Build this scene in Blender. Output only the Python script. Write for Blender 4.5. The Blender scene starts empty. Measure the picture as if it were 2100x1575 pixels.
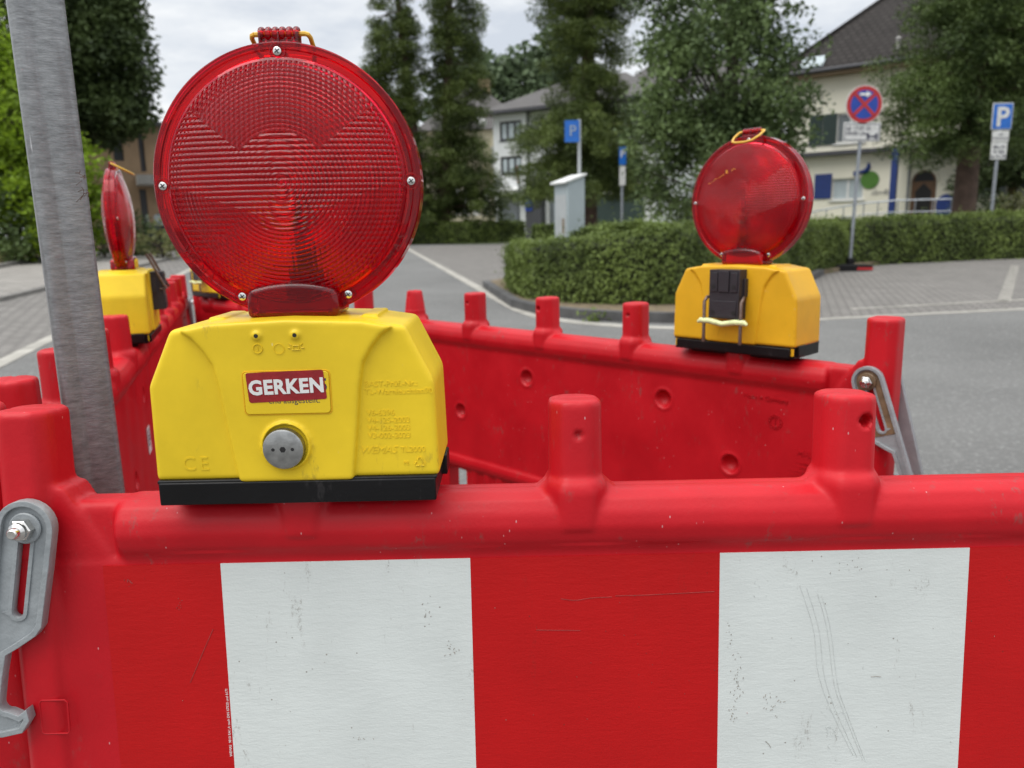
import bpy, bmesh, math, random
import numpy as np
from math import sin, cos, pi, radians, sqrt, atan2
from mathutils import Vector, Matrix
C = bpy.context.scene.collection
sc = bpy.context.scene
RND = random.Random(7)

# ------------------------------------------------------------------ camera, sky, sun, exposure
FPX, PITCH, ROLL, CAMH = 1586.0, radians(11.2), radians(1.2), 1.12
V_FW = Vector((0, cos(PITCH), -sin(PITCH)))
_r0, _u0 = Vector((1, 0, 0)), Vector((0, sin(PITCH), cos(PITCH)))
V_RT = _r0 * cos(ROLL) - _u0 * sin(ROLL)
V_UP = _u0 * cos(ROLL) + _r0 * sin(ROLL)
cam_d = bpy.data.cameras.new('camera')
cam = bpy.data.objects.new('camera', cam_d); C.objects.link(cam)
m = Matrix((V_RT, V_UP, -V_FW)).transposed().to_4x4()
m.translation = Vector((0, 0, CAMH)); cam.matrix_world = m
cam_d.sensor_width = 36; cam_d.lens = 36 * FPX / 2100
cam_d.clip_start = 0.02; cam_d.clip_end = 2000
cam_d.dof.use_dof = True; cam_d.dof.focus_distance = 0.60; cam_d.dof.aperture_fstop = 9.5
sc.camera = cam

SUN_EL, SUN_AZ = radians(62), radians(236)      # azimuth: compass style, 0 = +Y, clockwise
world = bpy.data.worlds.new('World'); sc.world = world; world.use_nodes = True
nt = world.node_tree; nt.nodes.clear()
W_ = nt.nodes.new; L_ = nt.links.new
wo = W_('ShaderNodeOutputWorld'); bg = W_('ShaderNodeBackground'); bg.inputs[1].default_value = 0.1
sky = W_('ShaderNodeTexSky'); sky.sky_type = 'NISHITA'; sky.sun_disc = False
sky.sun_elevation = SUN_EL; sky.sun_rotation = SUN_AZ
tc = W_('ShaderNodeTexCoord'); mp = W_('ShaderNodeMapping'); mp.inputs['Scale'].default_value = (1, 1, 3.2)
mp.inputs['Location'].default_value = (0.35, 0.1, 0.2)
n1 = W_('ShaderNodeTexNoise'); n1.inputs['Scale'].default_value = 3.1; n1.inputs['Detail'].default_value = 7; n1.inputs['Roughness'].default_value = .6
cr = W_('ShaderNodeValToRGB')
cr.color_ramp.elements[0].position = .40; cr.color_ramp.elements[0].color = (5.4, 5.8, 6.4, 1)
cr.color_ramp.elements[1].position = .62; cr.color_ramp.elements[1].color = (8.3, 8.4, 8.4, 1)
mx = W_('ShaderNodeMix'); mx.data_type = 'RGBA'; mx.inputs[0].default_value = .93
L_(tc.outputs['Generated'], mp.inputs[0]); L_(mp.outputs[0], n1.inputs['Vector']); L_(n1.outputs[0], cr.inputs[0])
sep = W_('ShaderNodeSeparateXYZ'); mr = W_('ShaderNodeMapRange'); mr.inputs[1].default_value = .35; mr.inputs[2].default_value = 1; mr.inputs[3].default_value = 1.0; mr.inputs[4].default_value = 2.3
L_(tc.outputs['Generated'], sep.inputs[0]); L_(sep.outputs['Z'], mr.inputs[0])
vm = W_('ShaderNodeVectorMath'); vm.operation = 'SCALE'; L_(cr.outputs[0], vm.inputs[0]); L_(mr.outputs[0], vm.inputs['Scale'])     # an overcast sky is brightest overhead
L_(sky.outputs[0], mx.inputs[6]); L_(vm.outputs[0], mx.inputs[7]); L_(mx.outputs[2], bg.inputs[0]); L_(bg.outputs[0], wo.inputs[0])

sun_d = bpy.data.lights.new('sun', 'SUN'); sun_d.energy = 1.5; sun_d.angle = radians(50); sun_d.color = (1, .965, .9)
sun = bpy.data.objects.new('sun', sun_d); C.objects.link(sun)
_d = Vector((sin(SUN_AZ) * cos(SUN_EL), cos(SUN_AZ) * cos(SUN_EL), sin(SUN_EL)))
sun.rotation_euler = _d.to_track_quat('Z', 'Y').to_euler(); sun.location = (0, 0, 30)

sc.view_settings.view_transform = 'Standard'; sc.view_settings.look = 'None'
sc.view_settings.exposure = 0.36; sc.view_settings.gamma = 1
sc.cycles.use_denoising = True
sc.cycles.max_bounces = 14; sc.cycles.transmission_bounces = 12; sc.cycles.transparent_max_bounces = 8
sc.cycles.diffuse_bounces = 3; sc.cycles.glossy_bounces = 4
sc.cycles.caustics_refractive = True; sc.cycles.caustics_reflective = False
sc.cycles.sample_clamp_indirect = 6

# ------------------------------------------------------------------ measuring helpers (rays of the surveyed camera)
def ray(u, v):
    return V_FW + V_RT * ((u - 1050) / FPX) + V_UP * ((787.5 - v) / FPX)
def at_y(u, v, y):
    d = ray(u, v); return Vector((0, 0, CAMH)) + d * (y / d.y)
def at_z(u, v, z):
    d = ray(u, v); return Vector((0, 0, CAMH)) + d * ((z - CAMH) / d.z)
def gz(y): return 0.022 * (min(max(y, 3), 30) - 3)
def at_g(u, v):
    z = 0
    for _ in range(60):
        p = at_z(u, v, z); z = .5 * z + .5 * gz(p.y)
    return p

# ------------------------------------------------------------------ materials
def mat(name):
    m = bpy.data.materials.new(name); m.use_nodes = True
    t = m.node_tree; b = t.nodes['Principled BSDF']; return m, t, b
def noise(t, scale, detail=4, rough=.5, sc3=None, coord='Object'):
    c = t.nodes.new('ShaderNodeTexCoord'); mp = t.nodes.new('ShaderNodeMapping')
    if sc3: mp.inputs['Scale'].default_value = sc3
    n = t.nodes.new('ShaderNodeTexNoise'); n.inputs['Scale'].default_value = scale
    n.inputs['Detail'].default_value = detail; n.inputs['Roughness'].default_value = rough
    t.links.new(c.outputs[coord], mp.inputs[0]); t.links.new(mp.outputs[0], n.inputs['Vector']); return n
def ramp(t, src, p0, c0, p1, c1):
    r = t.nodes.new('ShaderNodeValToRGB'); e = r.color_ramp.elements
    e[0].position = p0; e[1].position = p1
    e[0].color = (*c0, 1) if len(c0) == 3 else c0; e[1].color = (*c1, 1) if len(c1) == 3 else c1
    t.links.new(src, r.inputs[0]); return r
def mixc(t, fac, a, b):
    m = t.nodes.new('ShaderNodeMix'); m.data_type = 'RGBA'
    for s, v in ((0, fac), (6, a), (7, b)):
        if hasattr(v, 'links'): t.links.new(v, m.inputs[s])
        else: m.inputs[s].default_value = v if s == 0 else (*v, 1)
    return m.outputs[2]
def bump(t, b, src, strength, dist=.01):
    n = t.nodes.new('ShaderNodeBump'); n.inputs['Strength'].default_value = strength; n.inputs['Distance'].default_value = dist
    t.links.new(src, n.inputs['Height']); t.links.new(n.outputs[0], b.inputs['Normal']); return n
def simple(name, col, rough=.5, metal=0, var=.12, scale=8, bmp=0, bscale=60, spec=None, coord='Object'):
    m, t, b = mat(name)
    n = noise(t, scale, 5, coord=coord)
    r = ramp(t, n.outputs[0], .3, tuple(c * (1 - var) for c in col), .7, tuple(min(1, c * (1 + var)) for c in col))
    t.links.new(r.outputs[0], b.inputs['Base Color'])
    b.inputs['Roughness'].default_value = rough; b.inputs['Metallic'].default_value = metal
    if spec is not None: b.inputs['Specular IOR Level'].default_value = spec
    if bmp:
        k = noise(t, bscale, 4, coord=coord); bump(t, b, k.outputs[0], bmp, .01)
    return m

def plastic(name, base, dirt, rough=.38, dirtamt=1.0, bmp=.12, scratch=True, spec=.3):
    m, t, b = mat(name); b.inputs['Specular IOR Level'].default_value = spec
    n = noise(t, 9, 6, .6); col = mixc(t, ramp(t, n.outputs[0], .35, (0, 0, 0), .7, (1, 1, 1)).outputs[0], tuple(c * .88 for c in base), tuple(min(1, c * 1.1) for c in base))
    # grey scuffs: patches of short directional streaks
    s = noise(t, 120, 5, .7, (1, 1, .35)); p = noise(t, 14, 4, .7)
    f1 = ramp(t, s.outputs[0], .56, (0, 0, 0), .66, (1, 1, 1)).outputs[0]
    f2 = ramp(t, p.outputs[0], .52, (0, 0, 0), .66, (1, 1, 1)).outputs[0]
    mu = t.nodes.new('ShaderNodeMath'); mu.operation = 'MULTIPLY'; t.links.new(f1, mu.inputs[0]); t.links.new(f2, mu.inputs[1])
    mu2 = t.nodes.new('ShaderNodeMath'); mu2.operation = 'MULTIPLY'; mu2.inputs[1].default_value = .55 * dirtamt; t.links.new(mu.outputs[0], mu2.inputs[0])
    col = mixc(t, mu2.outputs[0], col, dirt)
    if scratch:   # thin pale scratches and tiny specks
        v = t.nodes.new('ShaderNodeTexVoronoi'); v.inputs['Scale'].default_value = 130; v.feature = 'F1'
        c = t.nodes.new('ShaderNodeTexCoord'); mp = t.nodes.new('ShaderNodeMapping'); mp.inputs['Scale'].default_value = (1, 1, .45); mp.inputs['Rotation'].default_value = (.3, .5, .2)
        t.links.new(c.outputs['Object'], mp.inputs[0]); t.links.new(mp.outputs[0], v.inputs['Vector'])
        f = ramp(t, v.outputs['Distance'], .05, (1, 1, 1), .085, (0, 0, 0)).outputs[0]
        q = noise(t, 30, 3); g = ramp(t, q.outputs[0], .50, (0, 0, 0), .58, (1, 1, 1)).outputs[0]
        mu = t.nodes.new('ShaderNodeMath'); mu.operation = 'MULTIPLY'; t.links.new(f, mu.inputs[0]); t.links.new(g, mu.inputs[1])
        mu2 = t.nodes.new('ShaderNodeMath'); mu2.operation = 'MULTIPLY'; mu2.inputs[1].default_value = .6 * dirtamt; t.links.new(mu.outputs[0], mu2.inputs[0])
        col = mixc(t, mu2.outputs[0], col, tuple(min(1, .35 + c * .5) for c in base))
    t.links.new(col, b.inputs['Base Color'])
    r = ramp(t, n.outputs[0], .3, (rough - .06,) * 3, .7, (rough + .1,) * 3); t.links.new(r.outputs[0], b.inputs['Roughness'])
    k = noise(t, 260, 5, .6); bump(t, b, k.outputs[0], bmp, .002)
    return m

M = {}
M['red'] = plastic('red plastic', (.52, .006, .0135), (.17, .09, .08), .42, 1.1, spec=.32)
M['yellow'] = plastic('yellow plastic', (.82, .57, .022), (.30, .20, .04), .40, .9, .05)
M['yellow_old'] = plastic('aged yellow plastic', (.80, .44, .016), (.25, .13, .02), .40, .9, .07)
M['black'] = plastic('black plastic', (.006, .0055, .006), (.10, .09, .09), .36, .4, .15, spec=.25)
M['clamp'] = plastic('dark clamp plastic', (.035, .031, .036), (.1, .09, .08), .45, .4, .3)
M['clampbar'] = simple('pale green yellow band', (.72, .78, .40), .4, 0, .25, 90)
M['wire'] = simple('yellow wire plastic', (.80, .47, .05), .3)
M['hookgrey'] = simple('grey hook plastic', (.29, .31, .32), .38, 0, .12, 60, .12, 200)
M['hookbrown'] = simple('stained hook plastic', (.20, .13, .07), .5, 0, .35, 60, .12, 200)
M['zinc'] = simple('zinc metal', (.42, .42, .41), .36, 1, .25, 140, .04, 300)
M['screw'] = simple('bright screw steel', (.75, .73, .70), .2, 1, .1, 300)
M['rust'] = simple('brown steel', (.16, .11, .09), .45, .7, .3, 200)
M['sticker'] = simple('dark red sticker', (.27, .012, .016), .32, 0, .12, 120, .06, 400)
M['white'] = simple('white print', (.78, .78, .76), .4)
M['dark'] = simple('dark void', (.01, .009, .009), .6)
M['ink'] = simple('dark print', (.03, .03, .06), .5)

def film(name, base, dirtc, streak):
    m, t, b = mat(name)
    n = noise(t, 14, 5); col = mixc(t, ramp(t, n.outputs[0], .3, (0,) * 3, .7, (1,) * 3).outputs[0], tuple(c * .94 for c in base), tuple(c * 1.05 for c in base))
    # rubbed scuff arcs and specks
    w = noise(t, 22, 6, .75, (1.9, 1, .5)); f = ramp(t, w.outputs[0], .61, (0,) * 3, .68, (1,) * 3).outputs[0]
    g = noise(t, 480, 4, .75, (1, 1, .6)); gg = ramp(t, g.outputs[0], .47, (0,) * 3, .60, (1,) * 3).outputs[0]
    mu = t.nodes.new('ShaderNodeMath'); mu.operation = 'MULTIPLY'; t.links.new(f, mu.inputs[0]); t.links.new(gg, mu.inputs[1])
    mu2 = t.nodes.new('ShaderNodeMath'); mu2.operation = 'MULTIPLY'; mu2.inputs[1].default_value = streak; t.links.new(mu.outputs[0], mu2.inputs[0])
    col = mixc(t, mu2.outputs[0], col, dirtc)
    v = t.nodes.new('ShaderNodeTexVoronoi'); v.inputs['Scale'].default_value = 60
    c = t.nodes.new('ShaderNodeTexCoord'); t.links.new(c.outputs['Object'], v.inputs['Vector'])
    col = mixc(t, ramp(t, v.outputs['Distance'], .03, (.8,) * 3, .05, (0,) * 3).outputs[0], col, dirtc)
    t.links.new(col, b.inputs['Base Color']); b.inputs['Roughness'].default_value = .42; b.inputs['Specular IOR Level'].default_value = .25
    k = noise(t, 75, 7, .68, (1, 1, 4)); k2 = noise(t, 520, 3, .5)
    mm = t.nodes.new('ShaderNodeMath'); mm.operation = 'MULTIPLY_ADD'; mm.inputs[1].default_value = .35
    t.links.new(k2.outputs[0], mm.inputs[0]); t.links.new(k.outputs[0], mm.inputs[2])
    bump(t, b, mm.outputs[0], .30, .0013)
    return m
M['film_white'] = film('white reflective film', (.655, .685, .66), (.20, .17, .14), .6)
M['film_red'] = film('red reflective film', (.48, .006, .007), (.22, .02, .015), .3)

def lens_mat(name, pattern):
    m, t, b = mat(name)
    tc = t.nodes.new('ShaderNodeTexCoord'); sp = t.nodes.new('ShaderNodeSeparateXYZ'); t.links.new(tc.outputs['Object'], sp.inputs[0])
    def mth(op, a, b_=None, c_=None):
        n = t.nodes.new('ShaderNodeMath'); n.operation = op
        for i, v in enumerate((a, b_, c_)):
            if v is None: continue
            if hasattr(v, 'links'): t.links.new(v, n.inputs[i])
            else: n.inputs[i].default_value = v
        return n.outputs[0]
    x, z = sp.outputs['X'], mth('SUBTRACT', sp.outputs['Z'], .238)
    r = mth('SQRT', mth('ADD', mth('MULTIPLY', x, x), mth('MULTIPLY', z, z)))
    inside = mth('LESS_THAN', r, .0865)
    if pattern == 'ribs':
        ax, az = mth('ABSOLUTE', x), mth('ABSOLUTE', z)
        vert = mth('MULTIPLY', mth('GREATER_THAN', mth('MULTIPLY', az, 1.25), ax), mth('GREATER_THAN', r, .036))
        def rib(c, per):  # rounded ribs
            s = mth('SINE', mth('MULTIPLY', c, 2 * pi / per)); return mth('POWER', mth('MULTIPLY_ADD', s, .5, .5), .6)
        up_ = mth('GREATER_THAN', mth('ADD', z, mth('MULTIPLY', mth('SUBTRACT', .05, ax), .35)), -.012)
        fr = mth('FRACT', mth('MULTIPLY', r, 1 / .0031))
        h = mth('ADD', mth('MULTIPLY', vert, rib(x, .0037)), mth('MULTIPLY', mth('SUBTRACT', 1, vert), rib(z, .0039)))
        rg = mth('POWER', mth('MULTIPLY_ADD', mth('SINE', mth('MULTIPLY', r, 2 * pi / .0030)), .5, .5), .7)
        h = mth('ADD', mth('MULTIPLY', h, mth('MULTIPLY_ADD', up_, .55, .45)), mth('MULTIPLY', rg, mth('MULTIPLY_ADD', up_, -.32, .62)))
        st, dist = 1.0, .0009
    else:
        fr = mth('FRACT', mth('MULTIPLY', r, 1 / .0028)); h = mth('POWER', fr, 1.5)
        st, dist = .5, .0004
    h = mth('MULTIPLY', h, inside)
    n = bump(t, b, h, st, dist)
    b.inputs['Base Color'].default_value = (.80, .0003, .030, 1)
    b.inputs['Transmission Weight'].default_value = .91; b.inputs['Specular IOR Level'].default_value = .22
    b.inputs['IOR'].default_value = 1.34; b.inputs['Roughness'].default_value = .03
    return m
M['lens_out'] = lens_mat('red ribbed lens', 'ribs')
M['lens_in'] = lens_mat('red ringed lens inside', 'rings')
m, t, b = mat('red clear plastic'); b.inputs['Base Color'].default_value = (.78, .001, .028, 1); b.inputs['Transmission Weight'].default_value = .93; b.inputs['Specular IOR Level'].default_value = .35
b.inputs['Roughness'].default_value = .08; b.inputs['IOR'].default_value = 1.46; M['redclear'] = m

# ------------------------------------------------------------------ mesh builders
class MB:
    def __init__(s): s.v = []; s.f = []; s.m = []; s.mi = 0
    def add(s, vs, fs):
        o = len(s.v); s.v += [tuple(v) for v in vs]
        for f in fs: s.f.append([i + o for i in f]); s.m.append(s.mi)
    def box(s, x0, x1, y0, y1, z0, z1):
        s.add([(x0, y0, z0), (x1, y0, z0), (x1, y1, z0), (x0, y1, z0), (x0, y0, z1), (x1, y0, z1), (x1, y1, z1), (x0, y1, z1)],
              [(0, 3, 2, 1), (4, 5, 6, 7), (0, 1, 5, 4), (1, 2, 6, 5), (2, 3, 7, 6), (3, 0, 4, 7)])
    def prism(s, poly, a, b, fn, polyb=None):        # poly 2D, fn(p,q,h)->xyz
        n = len(poly); pb = polyb or poly
        s.add([fn(p, q, a) for p, q in poly] + [fn(p, q, b) for p, q in pb],
              [tuple(range(n))[::-1], tuple(range(n, 2 * n))] + [(i, (i + 1) % n, n + (i + 1) % n, n + i) for i in range(n)])
    def tube(s, pts, r, n=10, closed=False):
        pts = [Vector(p) for p in pts]; rings = []; k = len(pts); rr = r if isinstance(r, (list, tuple)) else [r] * k
        up = Vector((0, 0, 1)); vs = []
        prev = None
        for i, p in enumerate(pts):
            d = (pts[min(i + 1, k - 1)] - pts[max(i - 1, 0)]) if not closed else (pts[(i + 1) % k] - pts[i - 1])
            d.normalize()
            a = prev if prev is not None else (Vector((1, 0, 0)) if abs(d.x) < .9 else Vector((0, 1, 0)))
            a = (a - d * a.dot(d)).normalized(); b = d.cross(a); prev = a
            for j in range(n):
                t = 2 * pi * j / n; vs.append(p + (a * cos(t) + b * sin(t)) * rr[i])
        fs = []
        for i in range(k if closed else k - 1):
            o, q = i * n, ((i + 1) % k) * n
            for j in range(n): fs.append((o + j, o + (j + 1) % n, q + (j + 1) % n, q + j))
        if not closed: fs.append(tuple(range(n))[::-1]); fs.append(tuple(range((k - 1) * n, k * n)))
        s.add(vs, fs)
    def lathe(s, prof, n, fn, mats=None):            # prof (r,h); fn(x,y,h)
        vs = []; fs = []; k = len(prof); ms = []
        for r, h in prof:
            for j in range(n): t = 2 * pi * j / n; vs.append(fn(r * cos(t), r * sin(t), h))
        for i in range(k - 1):
            for j in range(n): fs.append((i * n + j, i * n + (j + 1) % n, (i + 1) * n + (j + 1) % n, (i + 1) * n + j)); ms.append(mats[i] if mats else s.mi)
        o = len(s.f); s.add(vs, fs)
        s.m[o:] = ms
    def mesh(s, name):
        me = bpy.data.meshes.new(name); me.from_pydata(s.v, [], s.f); me.polygons.foreach_set('material_index', s.m); 
        bm = bmesh.new(); bm.from_mesh(me); bmesh.ops.remove_doubles(bm, verts=bm.verts, dist=1e-6); bmesh.ops.recalc_face_normals(bm, faces=bm.faces); bm.to_mesh(me); bm.free()
        return me
    def build(s, name, mats, parent=None, smooth=False, bevel=0, seg=2, angle=35):
        return link(name, s.mesh(name), mats, parent, smooth, bevel, seg, angle)
def link(name, me, mats, parent=None, smooth=False, bevel=0, seg=2, angle=35):
    o = bpy.data.objects.new(name, me); C.objects.link(o)
    for mm in (mats if isinstance(mats, (list, tuple)) else [mats]): me.materials.append(mm)
    if parent: o.parent = parent
    if bevel:
        b = o.modifiers.new('b', 'BEVEL'); b.width = bevel; b.segments = seg; b.limit_method = 'ANGLE'; b.angle_limit = radians(angle)
    if smooth or bevel:
        me.shade_smooth()
        me.set_sharp_from_angle(angle=radians(angle if smooth is not True else smooth_angle))
    return o
smooth_angle = 40
def baked(me, mods):                                  # evaluate modifiers into a new mesh
    o = bpy.data.objects.new('tmp', me); C.objects.link(o)
    for typ, kw in mods:
        md = o.modifiers.new(typ, typ)
        for k, v in kw.items(): setattr(md, k, v)
    dg = bpy.context.evaluated_depsgraph_get(); dg.update()
    r = bpy.data.meshes.new_from_object(o.evaluated_get(dg)); bpy.data.objects.remove(o); r.materials.clear(); return r
def get_co(me):
    a = np.empty(len(me.vertices) * 3); me.vertices.foreach_get('co', a); return a.reshape(-1, 3)
def set_co(me, a): me.vertices.foreach_set('co', a.ravel()); me.update()
def empty(name, loc=(0, 0, 0), rz=0):
    o = bpy.data.objects.new(name, None); C.objects.link(o); o.location = loc; o.rotation_euler = (0, 0, rz); o.empty_display_size = .1; return o
def tag(o, label=None, cat=None, group=None, kind=None):
    if label: o['label'] = label
    if cat: o['category'] = cat
    if group: o['group'] = group
    if kind: o['kind'] = kind
    return o
def copy_tree(o, parent=None):
    c = o.copy(); C.objects.link(c); c.parent = parent
    for ch in list(o.children): copy_tree(ch, c)
    return c
def curve_mesh(loops, extrude, bevel=0, res=1):       # filled 2D outlines with holes -> mesh in XY, thickness along Z
    cu = bpy.data.curves.new('tmp', 'CURVE'); cu.dimensions = '2D'; cu.fill_mode = 'BOTH'; cu.extrude = extrude; cu.bevel_depth = bevel; cu.bevel_resolution = res
    for lp in loops:
        s = cu.splines.new('POLY'); s.points.add(len(lp) - 1); s.use_cyclic_u = True
        for p, q in zip(s.points, lp): p.co = (q[0], q[1], 0, 1)
    o = bpy.data.objects.new('tmp', cu); C.objects.link(o)
    dg = bpy.context.evaluated_depsgraph_get(); dg.update()
    me = bpy.data.meshes.new_from_object(o.evaluated_get(dg)); bpy.data.objects.remove(o); me.materials.clear(); return me
def text_mesh(txt, size, extrude=.0003, offset=0, align='LEFT', shear=0, space=1, lines=1, res=3):
    cu = bpy.data.curves.new('tmp', 'FONT'); cu.body = txt; cu.size = size; cu.extrude = extrude; cu.offset = offset; cu.align_x = align; cu.shear = shear
    cu.space_character = space; cu.space_line = lines; cu.resolution_u = res
    o = bpy.data.objects.new('tmp', cu); C.objects.link(o)
    dg = bpy.context.evaluated_depsgraph_get(); dg.update()
    me = bpy.data.meshes.new_from_object(o.evaluated_get(dg)); bpy.data.objects.remove(o); me.materials.clear(); return me
def xform(me, mt): me.transform(mt); return me
FRONT = Matrix.Rotation(pi / 2, 4, 'X')               # XY text -> XZ, facing -Y
BACK = Matrix.Rotation(pi, 4, 'Z') @ FRONT
T = Matrix.Translation
def join_meshes(ms, name):
    bm = bmesh.new()
    for q in ms: bm.from_mesh(q)
    me = bpy.data.meshes.new(name); bm.to_mesh(me); bm.free(); return me
def offset_poly(poly, d):                              # inward for d>0 on a counter-clockwise loop
    n = len(poly); out = []
    for i in range(n):
        a, b, c = Vector(poly[i - 1]), Vector(poly[i]), Vector(poly[(i + 1) % n])
        e1, e2 = (b - a).normalized(), (c - b).normalized()
        n1, n2 = Vector((-e1.y, e1.x)), Vector((-e2.y, e2.x)); k = (n1 + n2); k = k / max(.35, k.dot(n1)) if k.length > 1e-6 else n1
        out.append(tuple(b + k * d))
    return out
def arc(cx, cy, r, a0, a1, n): return [(cx + r * cos(a0 + (a1 - a0) * i / n), cy + r * sin(a0 + (a1 - a0) * i / n)) for i in range(n + 1)]
XZ = lambda p, q, h: (p, h, q)
#--SECTION-LAMP--
# ------------------------------------------------------------------ warning lamp (front faces -Y, origin under the base)
def housing_mesh():
    b = MB()
    half = [(.108, .018), (.1065, .0915), (.0865, .1335), (.055, .1385), (.0, .1405)]
    out = half + [(-x, z) for x, z in half[::-1][1:]]
    pa = MB(); pa.prism(out, -.0405, .045, XZ)
    body = baked(pa.mesh('h'), [('BEVEL', dict(width=.004, segments=3, angle_limit=radians(20)))])
    r = [(.0434, .0175), (.049, .061), (.052, .089), (.0555, .107), (.0615, .1175), (.069, .127), (.079, .1337), (.055, .1382), (.0, .1402)]
    rid = r + [(-x, z) for x, z in r[::-1][1:]]
    # smooth the arc a little
    pb = MB(); pb.prism(rid, -.0455, .048, XZ)
    ridge = baked(pb.mesh('r'), [('BEVEL', dict(width=.003, segments=3, angle_limit=radians(28)))])
    pc = MB(); pc.box(-.1045, .1045, -.038, .042, .004, .03)
    for sx in (-1, 1): pc.box(sx * .058 - .006, sx * .058 + .006, -.02, .03, .13, .1405)
    ring = MB(); ring.lathe([(.0001, -.030), (.0185, -.030), (.0185, -.0475), (.0175, -.0492), (.0165, -.0475), (.0165, -.040), (.0001, -.040)], 40, lambda x, y, h: (x - .005, h, .046 + y))
    for cx in (-.0205, .0075): ring.lathe([(.0001, -.030), (.0035, -.030), (.0035, -.0465), (.0028, -.0474), (.0016, -.0474), (.0001, -.0466)], 24, lambda x, y, h, cx=cx: (x + cx, h, .129 + y))
    me = join_meshes([body, ridge, pc.mesh('c'), ring.mesh('ring')], 'housing')
    me = baked(me, [('REMESH', dict(mode='VOXEL', voxel_size=.0011, use_smooth_shade=True)), ('SMOOTH', dict(factor=.5, iterations=3))])
    me.shade_smooth()
    return me
def base_mesh():
    b = MB(); b.box(-.1051, .1051, -.0445, .041, 0, .0178); b.box(-.088, .088, -.020, .020, -.0062, .0008); b.box(-.100, .100, .041, .0465, .002, .0165)
    for sx in (-1, 1): b.box(sx * .1065 - .003, sx * .1065 + .003, .01, .035, .003, .020)
    b.box(-.1062, .1062, -.0435, .043, .0165, .0195)
    return b.mesh('base')
def lens_mesh():
    b = MB(); prof = []; ms = []
    n = 30
    def dome(r): return .0105 + .0165 * max(0, 1 - (r / .0885) ** 2) ** .75
    for i in range(n + 1):
        r = .0885 * (i / n) ** .8 + .00005; prof.append((r, -dome(r)))
    prof += [(.0892, -.0092), (.0935, -.0090), (.0945, -.0098), (.0988, -.0098), (.0997, -.0088), (.0997, -.0008)]
    k = len(prof) - 1
    prof += [(.0962, -.0008), (.0962, -.0066), (.0885, -.0066)]
    r = .0868                                     # stepped rings moulded into the inside of the lens
    while r > .004:
        prof += [(r, -dome(r) + .0022), (r - .0022, -dome(r - .0022) + .0042), (r - .0029, -dome(r - .0029) + .0042)]; r -= .0033
    prof.append((.00005, -dome(0) + .0024))
    ms = [0] * k + [1] * (len(prof) - 1 - k)
    b.lathe(prof, 144, lambda x, y, h: (x, h, .238 + y), ms)
    return b.mesh('lens')
def neck_mesh():
    b = MB()
    top = [(.0325 - .065 * k / 12, .1605 + .0050 * (1 - ((k - 6) / 6) ** 2)) for k in range(13)]
    b.prism([(-.0345, .139), (.0345, .139), (.0345, .1565)] + top + [(-.0345, .1565)], -.021, .023, XZ)
    return b.mesh('neck')
def screw_mesh(cx, cz, y=-.0098):
    b = MB(); b.lathe([(.0001, .001), (.0030, .001), (.0034, 0), (.0030, -.0012), (.0018, -.0017), (.0001, -.0018)], 16, lambda x, z, h: (cx + x, y + h, cz + z))
    me = b.mesh('screw'); return me
def clamp_parts(root, raised=False):
    b = MB(); b.box(-.026, .026, .047, .070, .036, .112); b.box(-.009, .009, .070, .0725, .078, .110); b.box(-.022, .022, .070, .0712, .038, .064); b.box(-.023, -.011, .070, .0718, .078, .108); b.box(.011, .023, .070, .0718, .078, .108)
    b.box(.026, .029, .048, .058, .07, .098); b.box(-.029, -.026, .048, .058, .07, .098)
    o = b.build('clamp_block', M['clamp'], root, bevel=.002); xform(o.data, T((0, 0, .022)))
    for x, z in ((-.0175, .086), (.0175, .086), (-.0185, .046), (.0185, .046)):
        h = MB(); h.lathe([(.0001, .0), (.0036, .0), (.0036, .0006), (.0001, .0006)], 14, lambda a, c, q, x=x, z=z: (x + a, (.0719 if z > .07 else .0713) + q, z + c))
        xform(h.build('bolt_hole', M['dark'], o).data, T((0, 0, .022)))
    t = MB()
    if not raised:
        for sx in (-1, 1): t.tube([(0, .056, .070), (sx * .028, .057, .0715), (sx * .0315, .066, .0705), (sx * .032, .073, .064), (sx * .032, .073, .000)], .0027, 10)
    else:
        for sx in (-1, 1): t.tube([(0, .056, .080), (sx * .028, .066, .080), (sx * .031, .076, .080), (sx * .031, .046, .150)], .0027, 10)
    u = t.build('clamp_bracket', M['rust'], root, smooth=True); xform(u.data, T((0, 0, .020)))
    if not raised:
        q = MB(); q.tube([(-.043, .073, .031), (-.038, .0735, .034), (-.022, .0735, .034), (-.008, .0735, .0315), (0, .0735, .0300), (.008, .0735, .0315), (.022, .0735, .034), (.038, .0735, .034), (.043, .073, .031)], [.0022, .0046, .0044, .0042, .0042, .0044, .0046, .0044, .0022], 10)
        xform(q.build('clamp_bar', M['clampbar'], root, smooth=True).data, T((0, 0, .020)))
HM = housing_mesh(); LMF = lens_mesh(); LMB = LMF.copy(); xform(LMB, Matrix.Rotation(pi, 4, 'Z'))
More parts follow.
